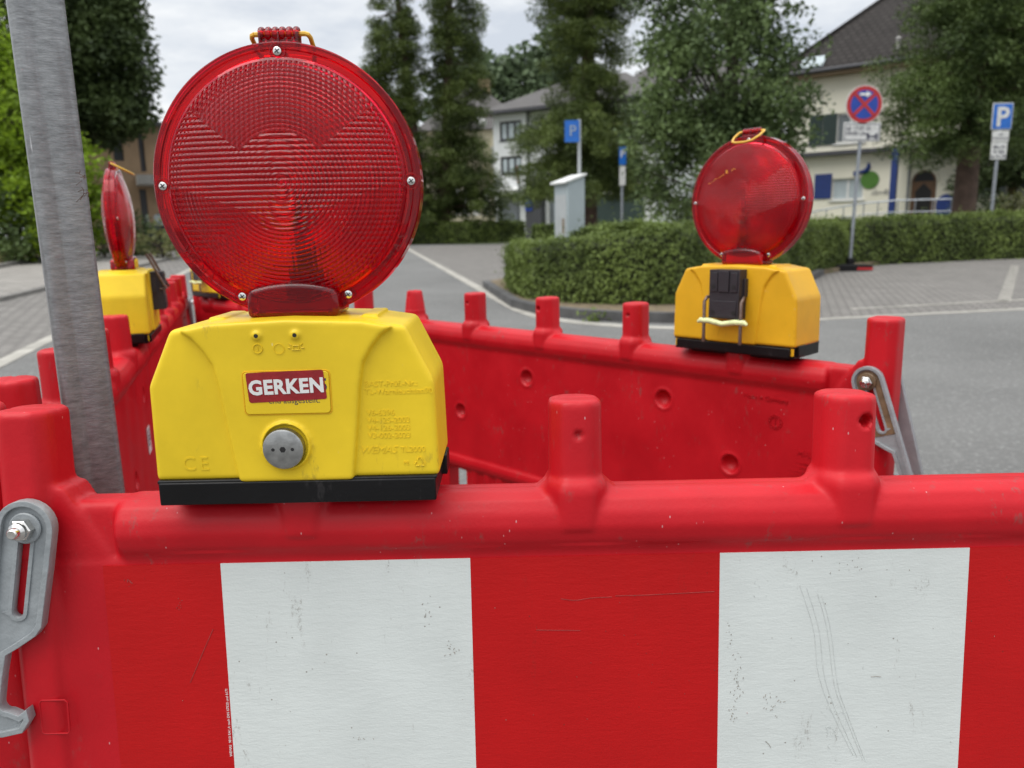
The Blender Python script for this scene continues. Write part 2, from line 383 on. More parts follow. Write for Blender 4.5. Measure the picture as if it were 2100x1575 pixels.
def make_lamp(ymat, raised=False, lettering=True):
    root = empty('warning_lamp')
    hm = HM.copy(); h = link('housing', hm, ymat, root)
    for cx in (-.0205, .0075): pin = MB(); pin.lathe([(.0001, -.0477), (.0015, -.0477), (.0015, -.046), (.0001, -.046)], 12, lambda x, y, q, cx=cx: (x + cx, q, .129 + y)); pin.build('pin_hole', M['dark'], h)
    if lettering:
        y = -.0408
        def tx(s, size, x, z, yy=-.0407, **k): return xform(text_mesh(s, size, .0002, **k), T((x, yy, z)) @ FRONT)
        ms = [tx('BAST-Prüf.-Nr.:\nTL-Warnleuchten90', .0062, .0545, .0885, lines=.95), tx('V6-6396\nV4-125-2003\nV4-126-2003\nV3-002-2023', .0062, .0550, .0665, lines=.95),
              tx('TL2000', .0062, .079, .0375), tx('WEMAS', .0080, .0485, .0370, shear=.35), tx('PE', .0042, .081, .0275), tx('CE', .0155, -.087, .0265, space=1.25)]
        tri = MB()
        for k in range(3):
            a0, a1 = pi / 2 + 2 * pi * k / 3, pi / 2 + 2 * pi * (k + 1) / 3
            p, q = Vector((cos(a0), sin(a0))), Vector((cos(a1), sin(a1)))
            for s0, s1 in ((.14, .42), (.58, .86)):
                a, c = p.lerp(q, s0) * .0052, p.lerp(q, s1) * .0052
                tri.tube([(.0935 + a.x, -.0412, .0295 + a.y), (.0935 + c.x, -.0412, .0295 + c.y)], .00045, 6)
        ms.append(tri.mesh('t'))
        sy = MB(); sy.tube([(-.0205 + .0034 * cos(a * pi / 8), -.0460, .1195 + .0034 * sin(a * pi / 8)) for a in range(16)], .00035, 6, True)
        sy.tube([(-.0205, -.046, .118), (-.0205, -.046, .121)], .00035, 6)
        sy.tube([(-.005 + .0038 * cos(a * pi / 8), -.0460, .1190 + .0038 * sin(a * pi / 8)) for a in range(16)], .0002, 6, True)
        for a, c in (((.0055, .1180), (.0055, .1212)), ((.0055, .1212), (.0095, .1212)), ((.0095, .1212), (.0095, .1180)), ((.0045, .1180), (.0105, .1180)), ((.0015, .1195), (.0035, .1195)), ((.0115, .1195), (.0135, .1195)), ((.0025, .1228), (.0042, .1215)), ((.0125, .1228), (.0108, .1215))):
            sy.tube([(a[0], -.046, a[1]), (c[0], -.046, c[1])], .00035, 6)
        ms.append(sy.mesh('s'))
        for q_ in ms: link('embossed_lettering', q_, ymat, h)
    # label plate
    lp = MB(); pl = arc(.0275, .0990, .003, 0, pi / 2, 4) + arc(-.0295, .0990, .003, pi / 2, pi, 4) + arc(-.0295, .0735, .003, pi, 1.5 * pi, 4) + arc(.0275, .0735, .003, 1.5 * pi, 2 * pi, 4)
    lp.prism([(x - .0005, z) for x, z in pl], -.0466, -.044, XZ); lpo = lp.build('label_plate', ymat, root, bevel=.0004)
    gr = MB(); gr.tube([(x * 1.02 - .0005, -.0456, (z - .086) * 1.035 + .086) for x, z in pl], .0005, 6, True); gr.build('plate_groove', ymat if not lettering else M['yellow_old'], lpo)
    if lettering:
        rot = Matrix.Rotation(radians(-1.5), 4, 'Y')
        st = MB(); st.prism(arc(.0255, .0095, .0015, 0, pi / 2, 3) + arc(-.0285, .0095, .0015, pi / 2, pi, 3) + arc(-.0275, -.0095, .002, pi, 1.5 * pi, 3) + arc(.0265, -.0095, .0015, 1.5 * pi, 2 * pi, 3), -.0469, -.0464, XZ)
        sm = xform(st.mesh('s'), T((-.0005, 0, .0915)) @ rot); so = link('sticker', sm, M['sticker'], lpo)
        tm = xform(text_mesh('GERKEN', .0148, .00015, .00055, 'CENTER', space=1.06), T((-.0015, -.0471, .0915)) @ rot @ T((0, 0, -.0053)) @ FRONT @ Matrix.Diagonal((.96, 1, 1, 1)))
        link('sticker_lettering', tm, M['white'], so)
        t2 = xform(text_mesh('end ausgestellt.', .0062, .00005, 0), T((-.0155, -.04665, .0785)) @ FRONT)
        t3 = xform(text_mesh('5', .013, .00005, .0004), T((.0222, -.04665, .0875)) @ FRONT)
        link('printed_lettering', t2, M['ink'], lpo); link('printed_lettering', t3, M['ink'], lpo)
    kb = MB(); kb.lathe([(.0001, -.052), (.0135, -.052), (.0150, -.0512), (.0154, -.050), (.0154, -.038), (.0001, -.038)], 40, lambda x, y, h: (x - .0063, h, .0445 + y))
    ko = kb.build('lock_knob', M['zinc'], root, smooth=True)
    for cx, r in ((0, .0024), (-.0072, .0013), (.0072, .0013)): kh = MB(); kh.lathe([(.0001, -.0521), (r, -.0521), (r, -.0519), (.0001, -.0519)], 6 if cx == 0 else 12, lambda x, y, h, cx=cx: (x - .0063 + cx, h, .0445 + y)); kh.build('knob_hole', M['dark'], ko)
    link('base', base_mesh(), M['black'], root, bevel=.0012)
    nk = link('neck', neck_mesh(), M['redclear'], root, bevel=.004, seg=3)
    ni = MB(); ni.box(-.029, .029, -.003, .012, .1425, .157); ni.build('contact_block', M['redcore'], nk, bevel=.0015)
    l1 = link('lens', LMF, [M['lens_out'], M['lens_in']] if not LMF.materials else [], root, smooth=False)
    l2 = link('lens', LMB, [M['lens_out'], M['lens_in']] if not LMB.materials else [], root, smooth=False)
    # light insert: dark carrier with the diode board
    ins = MB(); ins.box(.000, .013, -.006, .006, .150, .222); ins.box(-.006, .020, -.003, .003, .150, .178); ins.box(.004, .009, -.0075, .0075, .205, .232)
    io = ins.build('light_insert', M['black'], root, bevel=.001)
    d = MB(); d.lathe([(.0001, -.009), (.0045, -.008), (.006, -.004), (.006, .004), (.0045, .008), (.0001, .009)], 20, lambda x, y, h: (x, h, .238 + y)); d.build('diode', M['redcore'], io, smooth=True)
    for side in (-1, 1):
        for ang in (90, 0, 180, 244, 296):
            cx, cz = .0925 * cos(radians(ang)), .238 + .0925 * sin(radians(ang))
            if ang in (90,): cz = .238 + .0928
            me = screw_mesh(cx, cz, -.0092)
            if side > 0: xform(me, Matrix.Rotation(pi, 4, 'Z'))
            s = link('screw', me, M['screw'], root, smooth=True)
            x = MB()
            for q in (0, pi / 2):
                c_, s_ = cos(q + .6) * .0020, sin(q + .6) * .0020
                x.tube([(cx - c_, -.0111, cz - s_), (cx + c_, -.0111, cz + s_)], .0004, 5)
            xm = x.mesh('x')
            if side > 0: xform(xm, Matrix.Rotation(pi, 4, 'Z'))
            link('screw_cross', xm, M['dark'], s)
            if side < 0 and lettering:
                pk = MB(); pk.tube([(cx + .0056 * cos(a * pi / 8), -.0098, cz + .0056 * sin(a * pi / 8)) for a in range(16)], .0006, 6, True); pk.build('screw_recess', M['redclear'], l1, smooth=True)
    if lettering:
        for txt, a0, sgn in (('WEMAS', 212, 1), ('WEMAS', 314, 1)):
            ms = []
            for i, chh in enumerate(txt):
                a = radians(a0 + i * 5.0); R = .0925
                g = xform(text_mesh(chh, .0085, .0005, 0, 'CENTER', res=2), T((R * cos(a), -.0097, .238 + R * sin(a))) @ Matrix.Rotation(-(a + pi / 2), 4, 'Y') @ T((0, 0, -.003)) @ FRONT)
                ms.append(g)
            link('embossed_lettering', join_meshes(ms, 'e'), M['redclear'], l1)
    # hinge comb on top, wire bail
    hb = MB()
    for x in (-.0150, .0, .0150): hb.box(x * .9 - .0009, x * .9 + .0009, -.006, .006, .334, .345)
    hb.box(-.0145, .0145, -.0035, .0035, .3345, .342)
    for i in range(6): 
        x = -.0128 + i * .0051
        hb.tube([(x + (j - 1) * .0021, .0, .3442) for j in range(3)], [.0050, .0057, .0050], 14)
    hb.build('hinge_bracket', M['redclear'], root, bevel=.0008)
    w = MB(); d_ = Vector((0, sin(radians(62)), -cos(radians(62)))) 
    def P(x, k): return (x, d_.y * k, .3445 + d_.z * k)
    w.tube([P(-.0185, 0)] + [P(-.0205, .001), P(-.0215, .004), P(-.0212, .020), P(-.0165, .035), P(-.008, .040), P(.008, .040), P(.0165, .035), P(.0212, .020), P(.0215, .004), P(.0205, .001)] + [P(.0185, 0)] + [P(.0, 0), P(-.0185, 0)], .0018, 8)
    w.build('wire_handle', M['wire'], root, smooth=True)
    clamp_parts(root, raised)
    return root
m, t, b = mat('red core'); b.inputs['Base Color'].default_value = (.72, .003, .016, 1); b.inputs['Roughness'].default_value = .35; M['redcore'] = m

#--SECTION-BARRIER--
# ------------------------------------------------------------------ barrier (front faces -Y, origin at the foot of its left post)
PS, NP = .2185, 11
BL = PS * NP - .07
def barrier_mesh():
    parts = []
    half = [(.0, .915), (.012, .9143), (.022, .909), (.028, .899), (.0298, .888), (.027, .877), (.0215, .868), (.020, .861)]
    rail = [( y, z) for y, z in half] + [(-y, z) for y, z in half[::-1][:-1]]
    b = MB(); b.prism(rail, .068, BL - .068, lambda p, q, h: (h, p, q)); parts.append(baked(b.mesh('r'), [('BEVEL', dict(width=.008, segments=3, angle_limit=radians(60)))]))
    b = MB(); b.box(.0, BL - .01, -.020, .020, .594, .870); b.box(-.005, BL, -.0165, .0165, .60, .9135)
    parts.append(baked(b.mesh('p'), [('BEVEL', dict(width=.008, segments=3, angle_limit=radians(40)))]))
    b = MB()
    lo = arc(0, .594, .026, 0, 2 * pi, 16)[:-1]
    b.prism(lo, .03, BL - .03, lambda p, q, h: (h, p, q))
    lo = arc(0, .16, .03, 0, 2 * pi, 16)[:-1]
    b.prism(lo, .03, BL - .03, lambda p, q, h: (h, p, q))
    x = .14
    while x < BL - .2:
        b.box(x, x + .145, -.016, .016, .15, .60)
        for k in range(3): b.tube([(x + .03 + k * .042, 0, .16), (x + .03 + k * .042, 0, .59)], .022, 10)
        x += .207
    # gussets from post to panel
    for s, x0 in ((1, 0), (-1, BL)):
        b.prism([(x0, .84), (x0 + s * .075, .845), (x0 + s * .028, .925), (x0, .93)], -.019, .019, XZ)
    parts.append(b.mesh('q'))
    b = MB()
    for px in (-.001, BL - .012):
        for (hw, hd, z0, z1) in ((.0225, .0265, .02, .988),):
            oc = [(hw, -hd * .55), (hw, hd * .55), (hw * .55, hd), (-hw * .55, hd), (-hw, hd * .55), (-hw, -hd * .55), (-hw * .55, -hd), (hw * .55, -hd)]
            ob = [(x_ * 1.06, y_ * 1.04) for x_, y_ in oc]
            b.prism([(x_ + px, y_) for x_, y_ in ob], z0, z1, lambda p, q, h: (p, q, h), [(x_ + px, y_) for x_, y_ in oc])
        b.box(px - .05, px + .05, -.09, .09, .0, .045)
    for k in range(1, NP):
        px = PS * k; hw, hd = .0215, .0245
        oc = [(hw, -hd * .5), (hw, hd * .5), (hw * .5, hd), (-hw * .5, hd), (-hw, hd * .5), (-hw, -hd * .5), (-hw * .5, -hd), (hw * .5, -hd)]
        b.prism([(x_ + px, y_) for x_, y_ in oc], .89, .9875, lambda p, q, h: (p, q, h), [(x_ * .98 + px, y_ * .98) for x_, y_ in oc])
        fl = [(x_ * 1.17, y_ * 1.30) for x_, y_ in oc]
        b.prism([(x_ * .93 + px, y_ * 1.0) for x_, y_ in fl], .884, .916, lambda p, q, h: (p, q, h), [(x_ + px, y_) for x_, y_ in fl])
        b.prism([(x_ + px, y_) for x_, y_ in fl], .916, .925, lambda p, q, h: (p, q, h), [(x_ * .92 + px, y_ * .9) for x_, y_ in fl])
        b.prism([(px - .036, .910), (px + .036, .910), (px + .024, .922), (px - .024, .922)], -.011, .011, XZ)
    parts.append(baked(b.mesh('s'), [('BEVEL', dict(width=.004, segments=2, angle_limit=radians(25)))]))
    me = join_meshes(parts, 'barrier')
    me = baked(me, [('REMESH', dict(mode='VOXEL', voxel_size=.0022, use_smooth_shade=True)), ('SMOOTH', dict(factor=.5, iterations=5))])
    co = get_co(me)
    x, y, z = co[:, 0].copy(), co[:, 1].copy(), co[:, 2].copy()
    # round pits in the inner side (+y)
    pits = []
    for k, (dx, dz) in enumerate([(.2254, .728), (.3608, .821), (.55, .70), (.6993, .8185), (.9129, .7162), (1.06, .8185), (1.26, .705), (1.41, .8185), (1.62, .7063), (1.78, .8185), (1.99, .7062), (2.18, .8185)]): pits.append((dx, dz))
    for dx, dz in pits:
        r = np.sqrt((x - dx) ** 2 + (z - dz) ** 2); f = np.where((y > .012) & (y < .024), np.clip(1 - (r / .0155) ** 2, 0, 1) ** .6, 0); co[:, 1] -= f * .014
        f = np.where((y > .012) & (y < .024), np.exp(-((r - .0185) / .003) ** 2), 0); co[:, 1] += f * .0012
    # drilled hole near the top of a peg, small pits on others (front and back)
    def hole(px, pz, rad, dep, sgn):
        r = np.sqrt((x - px) ** 2 + (z - pz) ** 2); f = np.where(y * sgn > .008, np.clip(1.15 - (r / rad) ** 2, 0, 1) ** .5, 0); co[:, 1] -= sgn * f * dep
    hole(3 * PS + .008, .967, .0048, .014, -1); hole(2 * PS + .001, .961, .0032, .004, -1)
    for k in (2, 4, 7): hole(k * PS, .966, .003, .006, 1)
    hole(3 * PS + .004, .965, .0045, .010, 1)
    # seam line along the top and gentle unevenness of blow-moulded plastic
    co[:, 2] += np.where((np.abs(y) < .0016) & (z > .90), -.0006, 0)
    sgn = np.sign(y); flat = (y > .012) | ((y < -.012) & (z > .872))
    co[:, 1] += np.where(flat, sgn * (.0007 * np.sin(x * 23 + 1.3) * np.sin(z * 31) + .0005 * np.sin(x * 61 + z * 17)), 0)
    set_co(me, co); me.shade_smooth(); return me
BM = barrier_mesh()
def broken_mesh(k=5):                                  # the barrier with one split peg
    me = BM.copy(); co = get_co(me); x, y, z = co.T.copy(); dx = x - k * PS
    t = np.clip((z - .935) / .053, 0, 1); near = np.abs(dx) < .03
    co[:, 0] -= np.where(near, dx * t ** 1.5 * .35, 0)
    co[:, 2] -= np.where(near & (z > .94), .020 * np.exp(-(dx / .005) ** 2) + .006 * np.abs(dx) / .02, 0)
    co[:, 1] *= np.where(near, 1 - .25 * t, 1)
    set_co(me, co); me.shade_smooth(); return me
def hook_parts(root, side, stained, lean):
    # slotted locking hook, drawn in its own plane: x right, z down from the bolt
    out = arc(0, 0, .0215, 0, pi, 14) + [(-.0213, -.03), (-.0212, -.16)] + arc(-.0052, -.160, .016, pi, 1.5 * pi + .25, 7) + [(.014, -.169), (.0185, -.158), (.0155, -.150), (.010, -.156)] + \
          arc(.0, -.148, .0062, 1.6 * pi, pi, 5)[::1] + [(-.0062, -.125), (-.0052, -.106), (.004, -.098), (.0165, -.086), (.0205, -.078), (.0214, -.03)]
    # out runs counter-clockwise
    slot = [(-.0048, -.010), (-.0048, -.070)] + arc(0, -.070, .0048, pi, 2 * pi, 6) + [(.0048, -.010)]
    inner = offset_poly(out, .0034)
    plate = curve_mesh([out, slot], .0024, .0004)
    rim = curve_mesh([out, inner], .0032, .0006)
    lip = curve_mesh([offset_poly(slot[::1], -.0026), slot], .0010, .0002)
    mm = Matrix.Rotation(radians(lean), 4, 'Y')
    y0 = -.0305
    zh = .8985 if (side < 0 or stained) else .890
    base = T((.006, 0, zh)) @ mm
    me = join_meshes([xform(plate, base @ T((0, y0, 0)) @ FRONT), xform(rim, base @ T((0, y0 - .0028, 0)) @ FRONT), xform(lip, base @ T((0, y0 - .0028, 0)) @ FRONT)], 'hook')
    if side > 0:
        xform(me, Matrix.Diagonal((1, -1, 1, 1))); me.flip_normals()
    h = link('locking_hook', me, M['hookgrey'], root, smooth=True)
    if stained:
        slotted = curve_mesh([arc(0, 0, .0160, 0, pi, 10) + [(-.0160, -.080), (.0160, -.080)], slot], .0003)
        xform(slotted, base @ T((0, y0 - .0031, 0)) @ FRONT)
        if side > 0: xform(slotted, Matrix.Diagonal((1, -1, 1, 1))); slotted.flip_normals()
        link('stain_patch', slotted, M['hookbrown'], h)
    bt = MB(); s = side
    f = lambda x, z, q: (x + .006, s * (q - .003), zh + z)
    bt.lathe([(.0001, .036), (.0120, .036), (.0125, .0385), (.0115, .0395), (.0001, .0395)], 28, f); wo_ = bt.build('washer', M['hookgrey'] if not stained else M['hookbrown'], h, smooth=True)
    bt = MB(); bt.lathe([(.0001, .0395), (.0088, .0395), (.0088, .0455), (.0078, .0465), (.0001, .0465)], 6, f); bt.lathe([(.0001, .046), (.0070, .046), (.0068, .0490), (.0046, .0510), (.0042, .0545), (.0032, .0555), (.0001, .0553)], 24, f)
    bt.build('bolt', M['screw'], h, smooth=True)
def make_barrier(me, film_=True, stained=False, leans=(9, 16)):
    root = empty('traffic_barrier')
    b = bpy.data.objects.new('moulded_body', me); C.objects.link(b); b.parent = root
    if not me.materials: me.materials.append(M['red'])
    # reflective film on the front
    x0 = .0555; edges = [x0, .1500]; 
    while edges[-1] + .2005 < BL - .06: edges.append(edges[-1] + .2005)
    edges.append(BL - .052)
    f = MB(); y = -.0207; zt, zb = .8615, .612
    for i in range(len(edges) - 1):
        f.mi = i % 2
        a, c = edges[i], edges[i + 1]
        f.add([(a, y, zb), (c, y, zb), (c, y, zt), (a, y, zt), (a, y + .0016, zb), (c, y + .0016, zb), (c, y + .0016, zt), (a, y + .0016, zt)],
              [(0, 1, 2, 3), (3, 2, 6, 7), (0, 4, 5, 1)] + ([(0, 3, 7, 4)] if i == 0 else []) + ([(1, 5, 6, 2)] if i == len(edges) - 2 else []))
    fo = f.build('reflective_film', [M['film_red'], M['film_white']], root)
    tm = xform(text_mesh('WEMAS  9810 RA1,A nach DIN 67520 und 6171', .0030, .00004, 0), T((.1488, y - .0003, .6955)) @ Matrix.Rotation(radians(-90), 4, 'Y') @ FRONT)
    link('film_lettering', tm, M['white'], fo)
    for side in (-1, 1): hook_parts(root, side, stained and side > 0, leans[0 if side < 0 else 1])
    # embossed plate outline on the post, maker's text on the inner side
    fr = MB(); pl = [(-.004, .7225), (.017, .7225), (.019, .7245), (.019, .7495), (.017, .7515), (-.004, .7515), (-.006, .7495), (-.006, .7245)]
    fr.tube([(x * .9 + .003, -.0266, z) for x, z in pl], .0008, 6, True); fr.build('embossed_frame', M['red'], root, smooth=True)
    ms = [xform(text_mesh('WEMAS', .015, .0006, .0002, shear=.3), T((.135, .0205, .766)) @ BACK), xform(text_mesh('Made in Germany', .0105, .0005), T((.205, .0205, .846)) @ BACK),
          xform(text_mesh('Absperrschranke 9810\nnach TL TP und ZTV-SA\nStandsicherheit geprüft\nBAST V4-25', .0078, .0005, lines=.95), T((.145, .0205, .752)) @ BACK)]
    ck = MB()
    for rr in (.0115, .0085): ck.tube([(.1487 + rr * cos(a * pi / 12), .0208, .8136 + rr * sin(a * pi / 12)) for a in range(24)], .0005, 6, True)
    for a in range(12): ck.tube([(.1487 + .009 * cos(a * pi / 6), .0208, .8136 + .009 * sin(a * pi / 6)), (.1487 + .011 * cos(a * pi / 6), .0208, .8136 + .011 * sin(a * pi / 6))], .0004, 5)
    ck.tube([(.1487, .0208, .8095), (.1487, .0208, .819)], .0006, 6)
    ms.append(ck.mesh('k'))
    for q_ in ms: link('embossed_lettering', q_, M['red'], root)
    return root

A = make_barrier(BM, leans=(11, 16)); A.location = (-.389 + .002, .605 - .9 * sin(radians(4)), .9 * (1 - cos(radians(4)))); A.rotation_euler = (radians(-4), 0, 0)
tag(A, 'red plastic barrier nearest the camera, with red and white striped film', 'barrier', 'red plastic barriers around the closed-off patch')
B = make_barrier(broken_mesh(), stained=True, leans=(16, 20)); B.location = (.536, 1.101, 0); B.rotation_euler = (0, 0, radians(134.6))
tag(B, 'red plastic barrier running back from the right, showing round pits and one split peg', 'barrier', 'red plastic barriers around the closed-off patch')
Cb = make_barrier(BM, leans=(11, 16)); Cb.location = (-1.199, 2.82, 0); Cb.rotation_euler = (0, 0, radians(288.8))
tag(Cb, 'red plastic barrier running back on the left, behind the grey metal post', 'barrier', 'red plastic barriers around the closed-off patch')
# small pale inspection label on the left barrier
lb = MB(); lb.box(1.385, 1.425, .0203, .0212, .700, .752); lo = lb.build('paper_label', M['white'], Cb)
tm = xform(text_mesh('TL 2.19\nRA 1/A\nDIN 675\n0198', .0095, .0001, lines=.9), T((1.422, .0215, .741)) @ BACK); link('label_print', tm, M['ink'], lo)

def px_local(u, v):                                     # photo mark -> front film of the nearest barrier, local x and z
    mw = T(A.location) @ Matrix.Rotation(radians(-4), 4, 'X'); inv = mw.inverted(); o = inv @ Vector((0, 0, CAMH)); d = inv.to_3x3() @ ray(u, v); k = (-.0209 - o.y) / d.y; q = o + d * k; return q.x, q.z
def scuff(name, strokes, mt, rad, y=-.0209, parent=None):
    b = MB()
    for st in strokes:
        if len(st) > 3:          # smooth the long strokes
            q = [Vector(p) for p in st]; q = [q[0]] + q + [q[-1]]; st = []
            for i in range(1, len(q) - 2):
                for j in range(6):
                    t_ = j / 6; a_, b_, c_, d_ = q[i - 1], q[i], q[i + 1], q[i + 2]
                    st.append(.5 * (2 * b_ + (c_ - a_) * t_ + (2 * a_ - 5 * b_ + 4 * c_ - d_) * t_ ** 2 + (3 * b_ - a_ - 3 * c_ + d_) * t_ ** 3))
        pts = [px_local(*p) for p in st]; b.tube([(x, y, z) for x, z in pts], rad, 5)
    o = b.build(name, mt, parent); o['kind'] = 'stuff'; return o
filmA = [c for c in A.children if c.name.startswith('reflective_film')][0]
rs_ = random.Random(4)
def cluster(u, v, du, dv, n, ln, ang=None):
    out = []
    for _ in range(n):
        a = rs_.gauss(0, .4) + (ang if ang is not None else rs_.uniform(0, pi)); cu, cv = u + rs_.gauss(0, du), v + rs_.gauss(0, dv); l = rs_.uniform(.15, .7) * ln * (.6 if n < 60 else 1)
        out.append([(cu - l * cos(a), cv - l * sin(a)), (cu + rs_.uniform(-1, 1), cv + rs_.uniform(-1, 1)), (cu + l * cos(a), cv + l * sin(a))])
    return out
M['scuff'] = simple('grey brown scuff', (.30, .27, .235), .7, 0, .3, 300); M['scufflight'] = simple('faint grey scuff', (.62, .645, .625), .6, 0, .2, 300); M['scuffred'] = simple('faded red scrape', (.34, .05, .045), .6, 0, .3, 200)
scuff('scuff_marks', cluster(1510, 1385, 7, 28, 26, 6, 1.7) + cluster(1502, 1460, 5, 14, 16, 5, 1.4) + cluster(1582, 1445, 9, 12, 20, 6, 2.2) + cluster(932, 1332, 9, 6, 14, 5) + cluster(873, 1250, 5, 18, 12, 5, 1.6) +
      cluster(1496, 1310, 5, 14, 10, 5, 1.5) + cluster(1740, 1160, 60, 8, 16, 4, 2.0) + cluster(745, 1515, 8, 6, 8, 4) + [[(1786, 1388), (1797, 1387), (1807, 1388)], [(1570, 1520), (1578, 1528), (1581, 1534)]] + cluster(1800, 1380, 170, 140, 12, 2) + cluster(720, 1360, 180, 140, 12, 2), M['scuff'], .00022, parent=filmA)
scuff('scuff_marks', [[(1640 + k * 9, 1200 + k * 4), (1668 + k * 7, 1290), (1678 + k * 8, 1380 + k * 5), (1706 + k * 6, 1460), (1755 + k * 5, 1560 + k * 3)] for k in (0, 1.6, 4, 5)] + cluster(1700, 1480, 14, 30, 18, 12, 1.2) + cluster(1560, 1210, 14, 20, 8, 8, 1.2), M['scufflight'], .00016, parent=filmA)
scuff('scuff_marks', [[(1150, 1228), (1180, 1231), (1215, 1226), (1260, 1224)], [(1262, 1222), (1330, 1220), (1465, 1213)], [(1100, 1292), (1190, 1293)], [(262, 1188), (268, 1194), (272, 1196)]] + cluster(265, 1195, 4, 3, 8, 4) + cluster(368, 1240, 4, 10, 8, 4) + cluster(1300, 1380, 110, 100, 18, 3) + [[(437, 1290), (415, 1340), (390, 1400)]], M['scuffred'], .00022, parent=filmA)
GL = 'battery warning lamps clamped on the barriers'
LZ = .9200
def put(l, root_loc, rz, xk, label):
    bx = Vector(root_loc); l.location = bx + Vector((cos(rz) * xk, sin(rz) * xk, LZ)); l.rotation_euler = (0, 0, rz)
    tag(l, label, 'warning lamp', GL)
l1 = make_lamp(M['yellow']); put(l1, (-.387, .605, 0), 0, .2225, 'large red disc warning lamp on yellow battery box with GERKEN sticker, nearest the camera')
l2 = make_lamp(M['yellow'], raised=True, lettering=False); put(l2, Cb.location, radians(288.8), PS * 6, 'warning lamp seen edge-on beside the grey metal post, clamp rods folded up')
l3 = make_lamp(M['yellow_old'], lettering=False); put(l3, B.location, radians(134.6), PS * 1, 'orange-yellow warning lamp with dark clamp block facing the camera, right of centre')
l4 = copy_tree(l2); 
for ch in list(l4.children):
    if ch.name.startswith('clamp_b'): 
        for g in list(ch.children): bpy.data.objects.remove(g)
        bpy.data.objects.remove(ch)
clamp_parts(l4)
put(l4, B.location, radians(134.6), PS * 10, 'warning lamp at the far corner, mostly hidden behind the big front lamp')
# yellow scrape on the right lamp's lens
sp = MB(); 
for i in range(26):
    x = .062 - i * .0019; z = .268 + i * .0008 + RND.uniform(-.0008, .0008)
    if RND.random() < .75:
        r_ = sqrt(x * x + (z - .238) ** 2); yy = .0105 + .0165 * max(0, 1 - (r_ / .0885) ** 2) ** .75 + .0006
        l_ = RND.uniform(.0004, .0013) + (.004 if 15 < i < 19 else 0); sp.box(x, x + .0010, yy - .0006, yy, z, z + l_)
for ch in l3.children:
    if ch.name.startswith('lens'): lens3 = ch
sp.build('paint_scrape', M['wire'], lens3)

#--SECTION-POLE--
# ------------------------------------------------------------------ galvanised post inside the corner
m, t, b = mat('galvanised steel')
n = noise(t, 75, 7, .72, (1, 1, 3.2)); n2 = noise(t, 35, 4, .5, (1, 1, .08)); 
col = mixc(t, ramp(t, n.outputs[0], .3, (0,) * 3, .72, (1,) * 3).outputs[0], (.17, .177, .18), (.37, .38, .385))
col = mixc(t, ramp(t, n2.outputs[0], .55, (0,) * 3, .62, (.35,) * 3).outputs[0], col, (.13, .12, .12))
v = noise(t, 260, 3, .5, (1, 1, .06)); col = mixc(t, ramp(t, v.outputs[0], .72, (0,) * 3, .76, (.6,) * 3).outputs[0], col, (.7, .7, .72))
t.links.new(col, b.inputs['Base Color']); b.inputs['Metallic'].default_value = .55; b.inputs['Roughness'].default_value = .45
k = noise(t, 130, 5, .7, (1, 1, 5)); bump(t, b, k.outputs[0], .32, .002); M['galv'] = m
pr = []
hw, hd = .0238, .0185
pr = arc(hw - .007, -hd + .007, .007, -pi / 2, 0, 5) + arc(hw - .007, hd - .007, .007, 0, pi / 2, 5) + arc(-hw + .007, hd - .007, .007, pi / 2, pi, 5) + arc(-hw + .007, -hd + .007, .007, pi, 1.5 * pi, 5) + \
     [(-.010, -hd), (-.007, -hd + .0018), (-.0035, -hd + .0018), (0, -hd)]
b = MB(); b.prism(pr, 0, 2.2, lambda p, q, h: (p, q, h))
o = b.build('metal_post', M['galv'], None, bevel=.0006); o.location = (-.449, .80, 0); o.rotation_euler = (0, 0, radians(33))
tag(o, 'grey galvanised steel post standing upright just behind the front barrier', 'post')
# dried plant scrap stuck on the post
b = MB()
for i in range(14):
    p = Vector((RND.uniform(-.003, .003), RND.uniform(-.002, .0), RND.uniform(-.012, .012))); q = p + Vector((RND.uniform(-.006, .008), RND.uniform(-.002, .002), RND.uniform(-.008, .010)))
    b.tube([p, (p + q) / 2 + Vector((.001, 0, .001)), q], .0003, 4)
s_ = b.build('dried_scrap', simple('dry brown plant', (.10, .055, .03), .8, 0, .3, 400))
pp = at_y(172, 378, .785); s_.location = pp
tag(s_, 'small dried brown plant scrap stuck to the grey metal post', 'plant scrap')
#--SECTION-GROUND--
# ------------------------------------------------------------------ ground, road, pavements
def asphalt(name, c, var, sc_=1.0):
    m, t, b = mat(name)
    n = noise(t, .55 * sc_, 6, .6); n2 = noise(t, 38, 4, .85); n3 = noise(t, 6, 4, .6)
    col = mixc(t, ramp(t, n.outputs[0], .3, (0,) * 3, .7, (1,) * 3).outputs[0], tuple(x * (1 - var) for x in c), tuple(x * (1 + var) for x in c))
    col = mixc(t, ramp(t, n2.outputs[0], .52, (0,) * 3, .68, (.8,) * 3).outputs[0], col, tuple(x * 2.2 for x in c))
    col = mixc(t, ramp(t, n3.outputs[0], .62, (0,) * 3, .8, (.3,) * 3).outputs[0], col, tuple(x * .6 for x in c))
    t.links.new(col, b.inputs['Base Color']); b.inputs['Roughness'].default_value = .8; b.inputs['Specular IOR Level'].default_value = .25
    k = noise(t, 90, 3, .7); bump(t, b, k.outputs[0], .5, .01); return m
M['asphalt'] = asphalt('asphalt', (.150, .148, .142), .18)
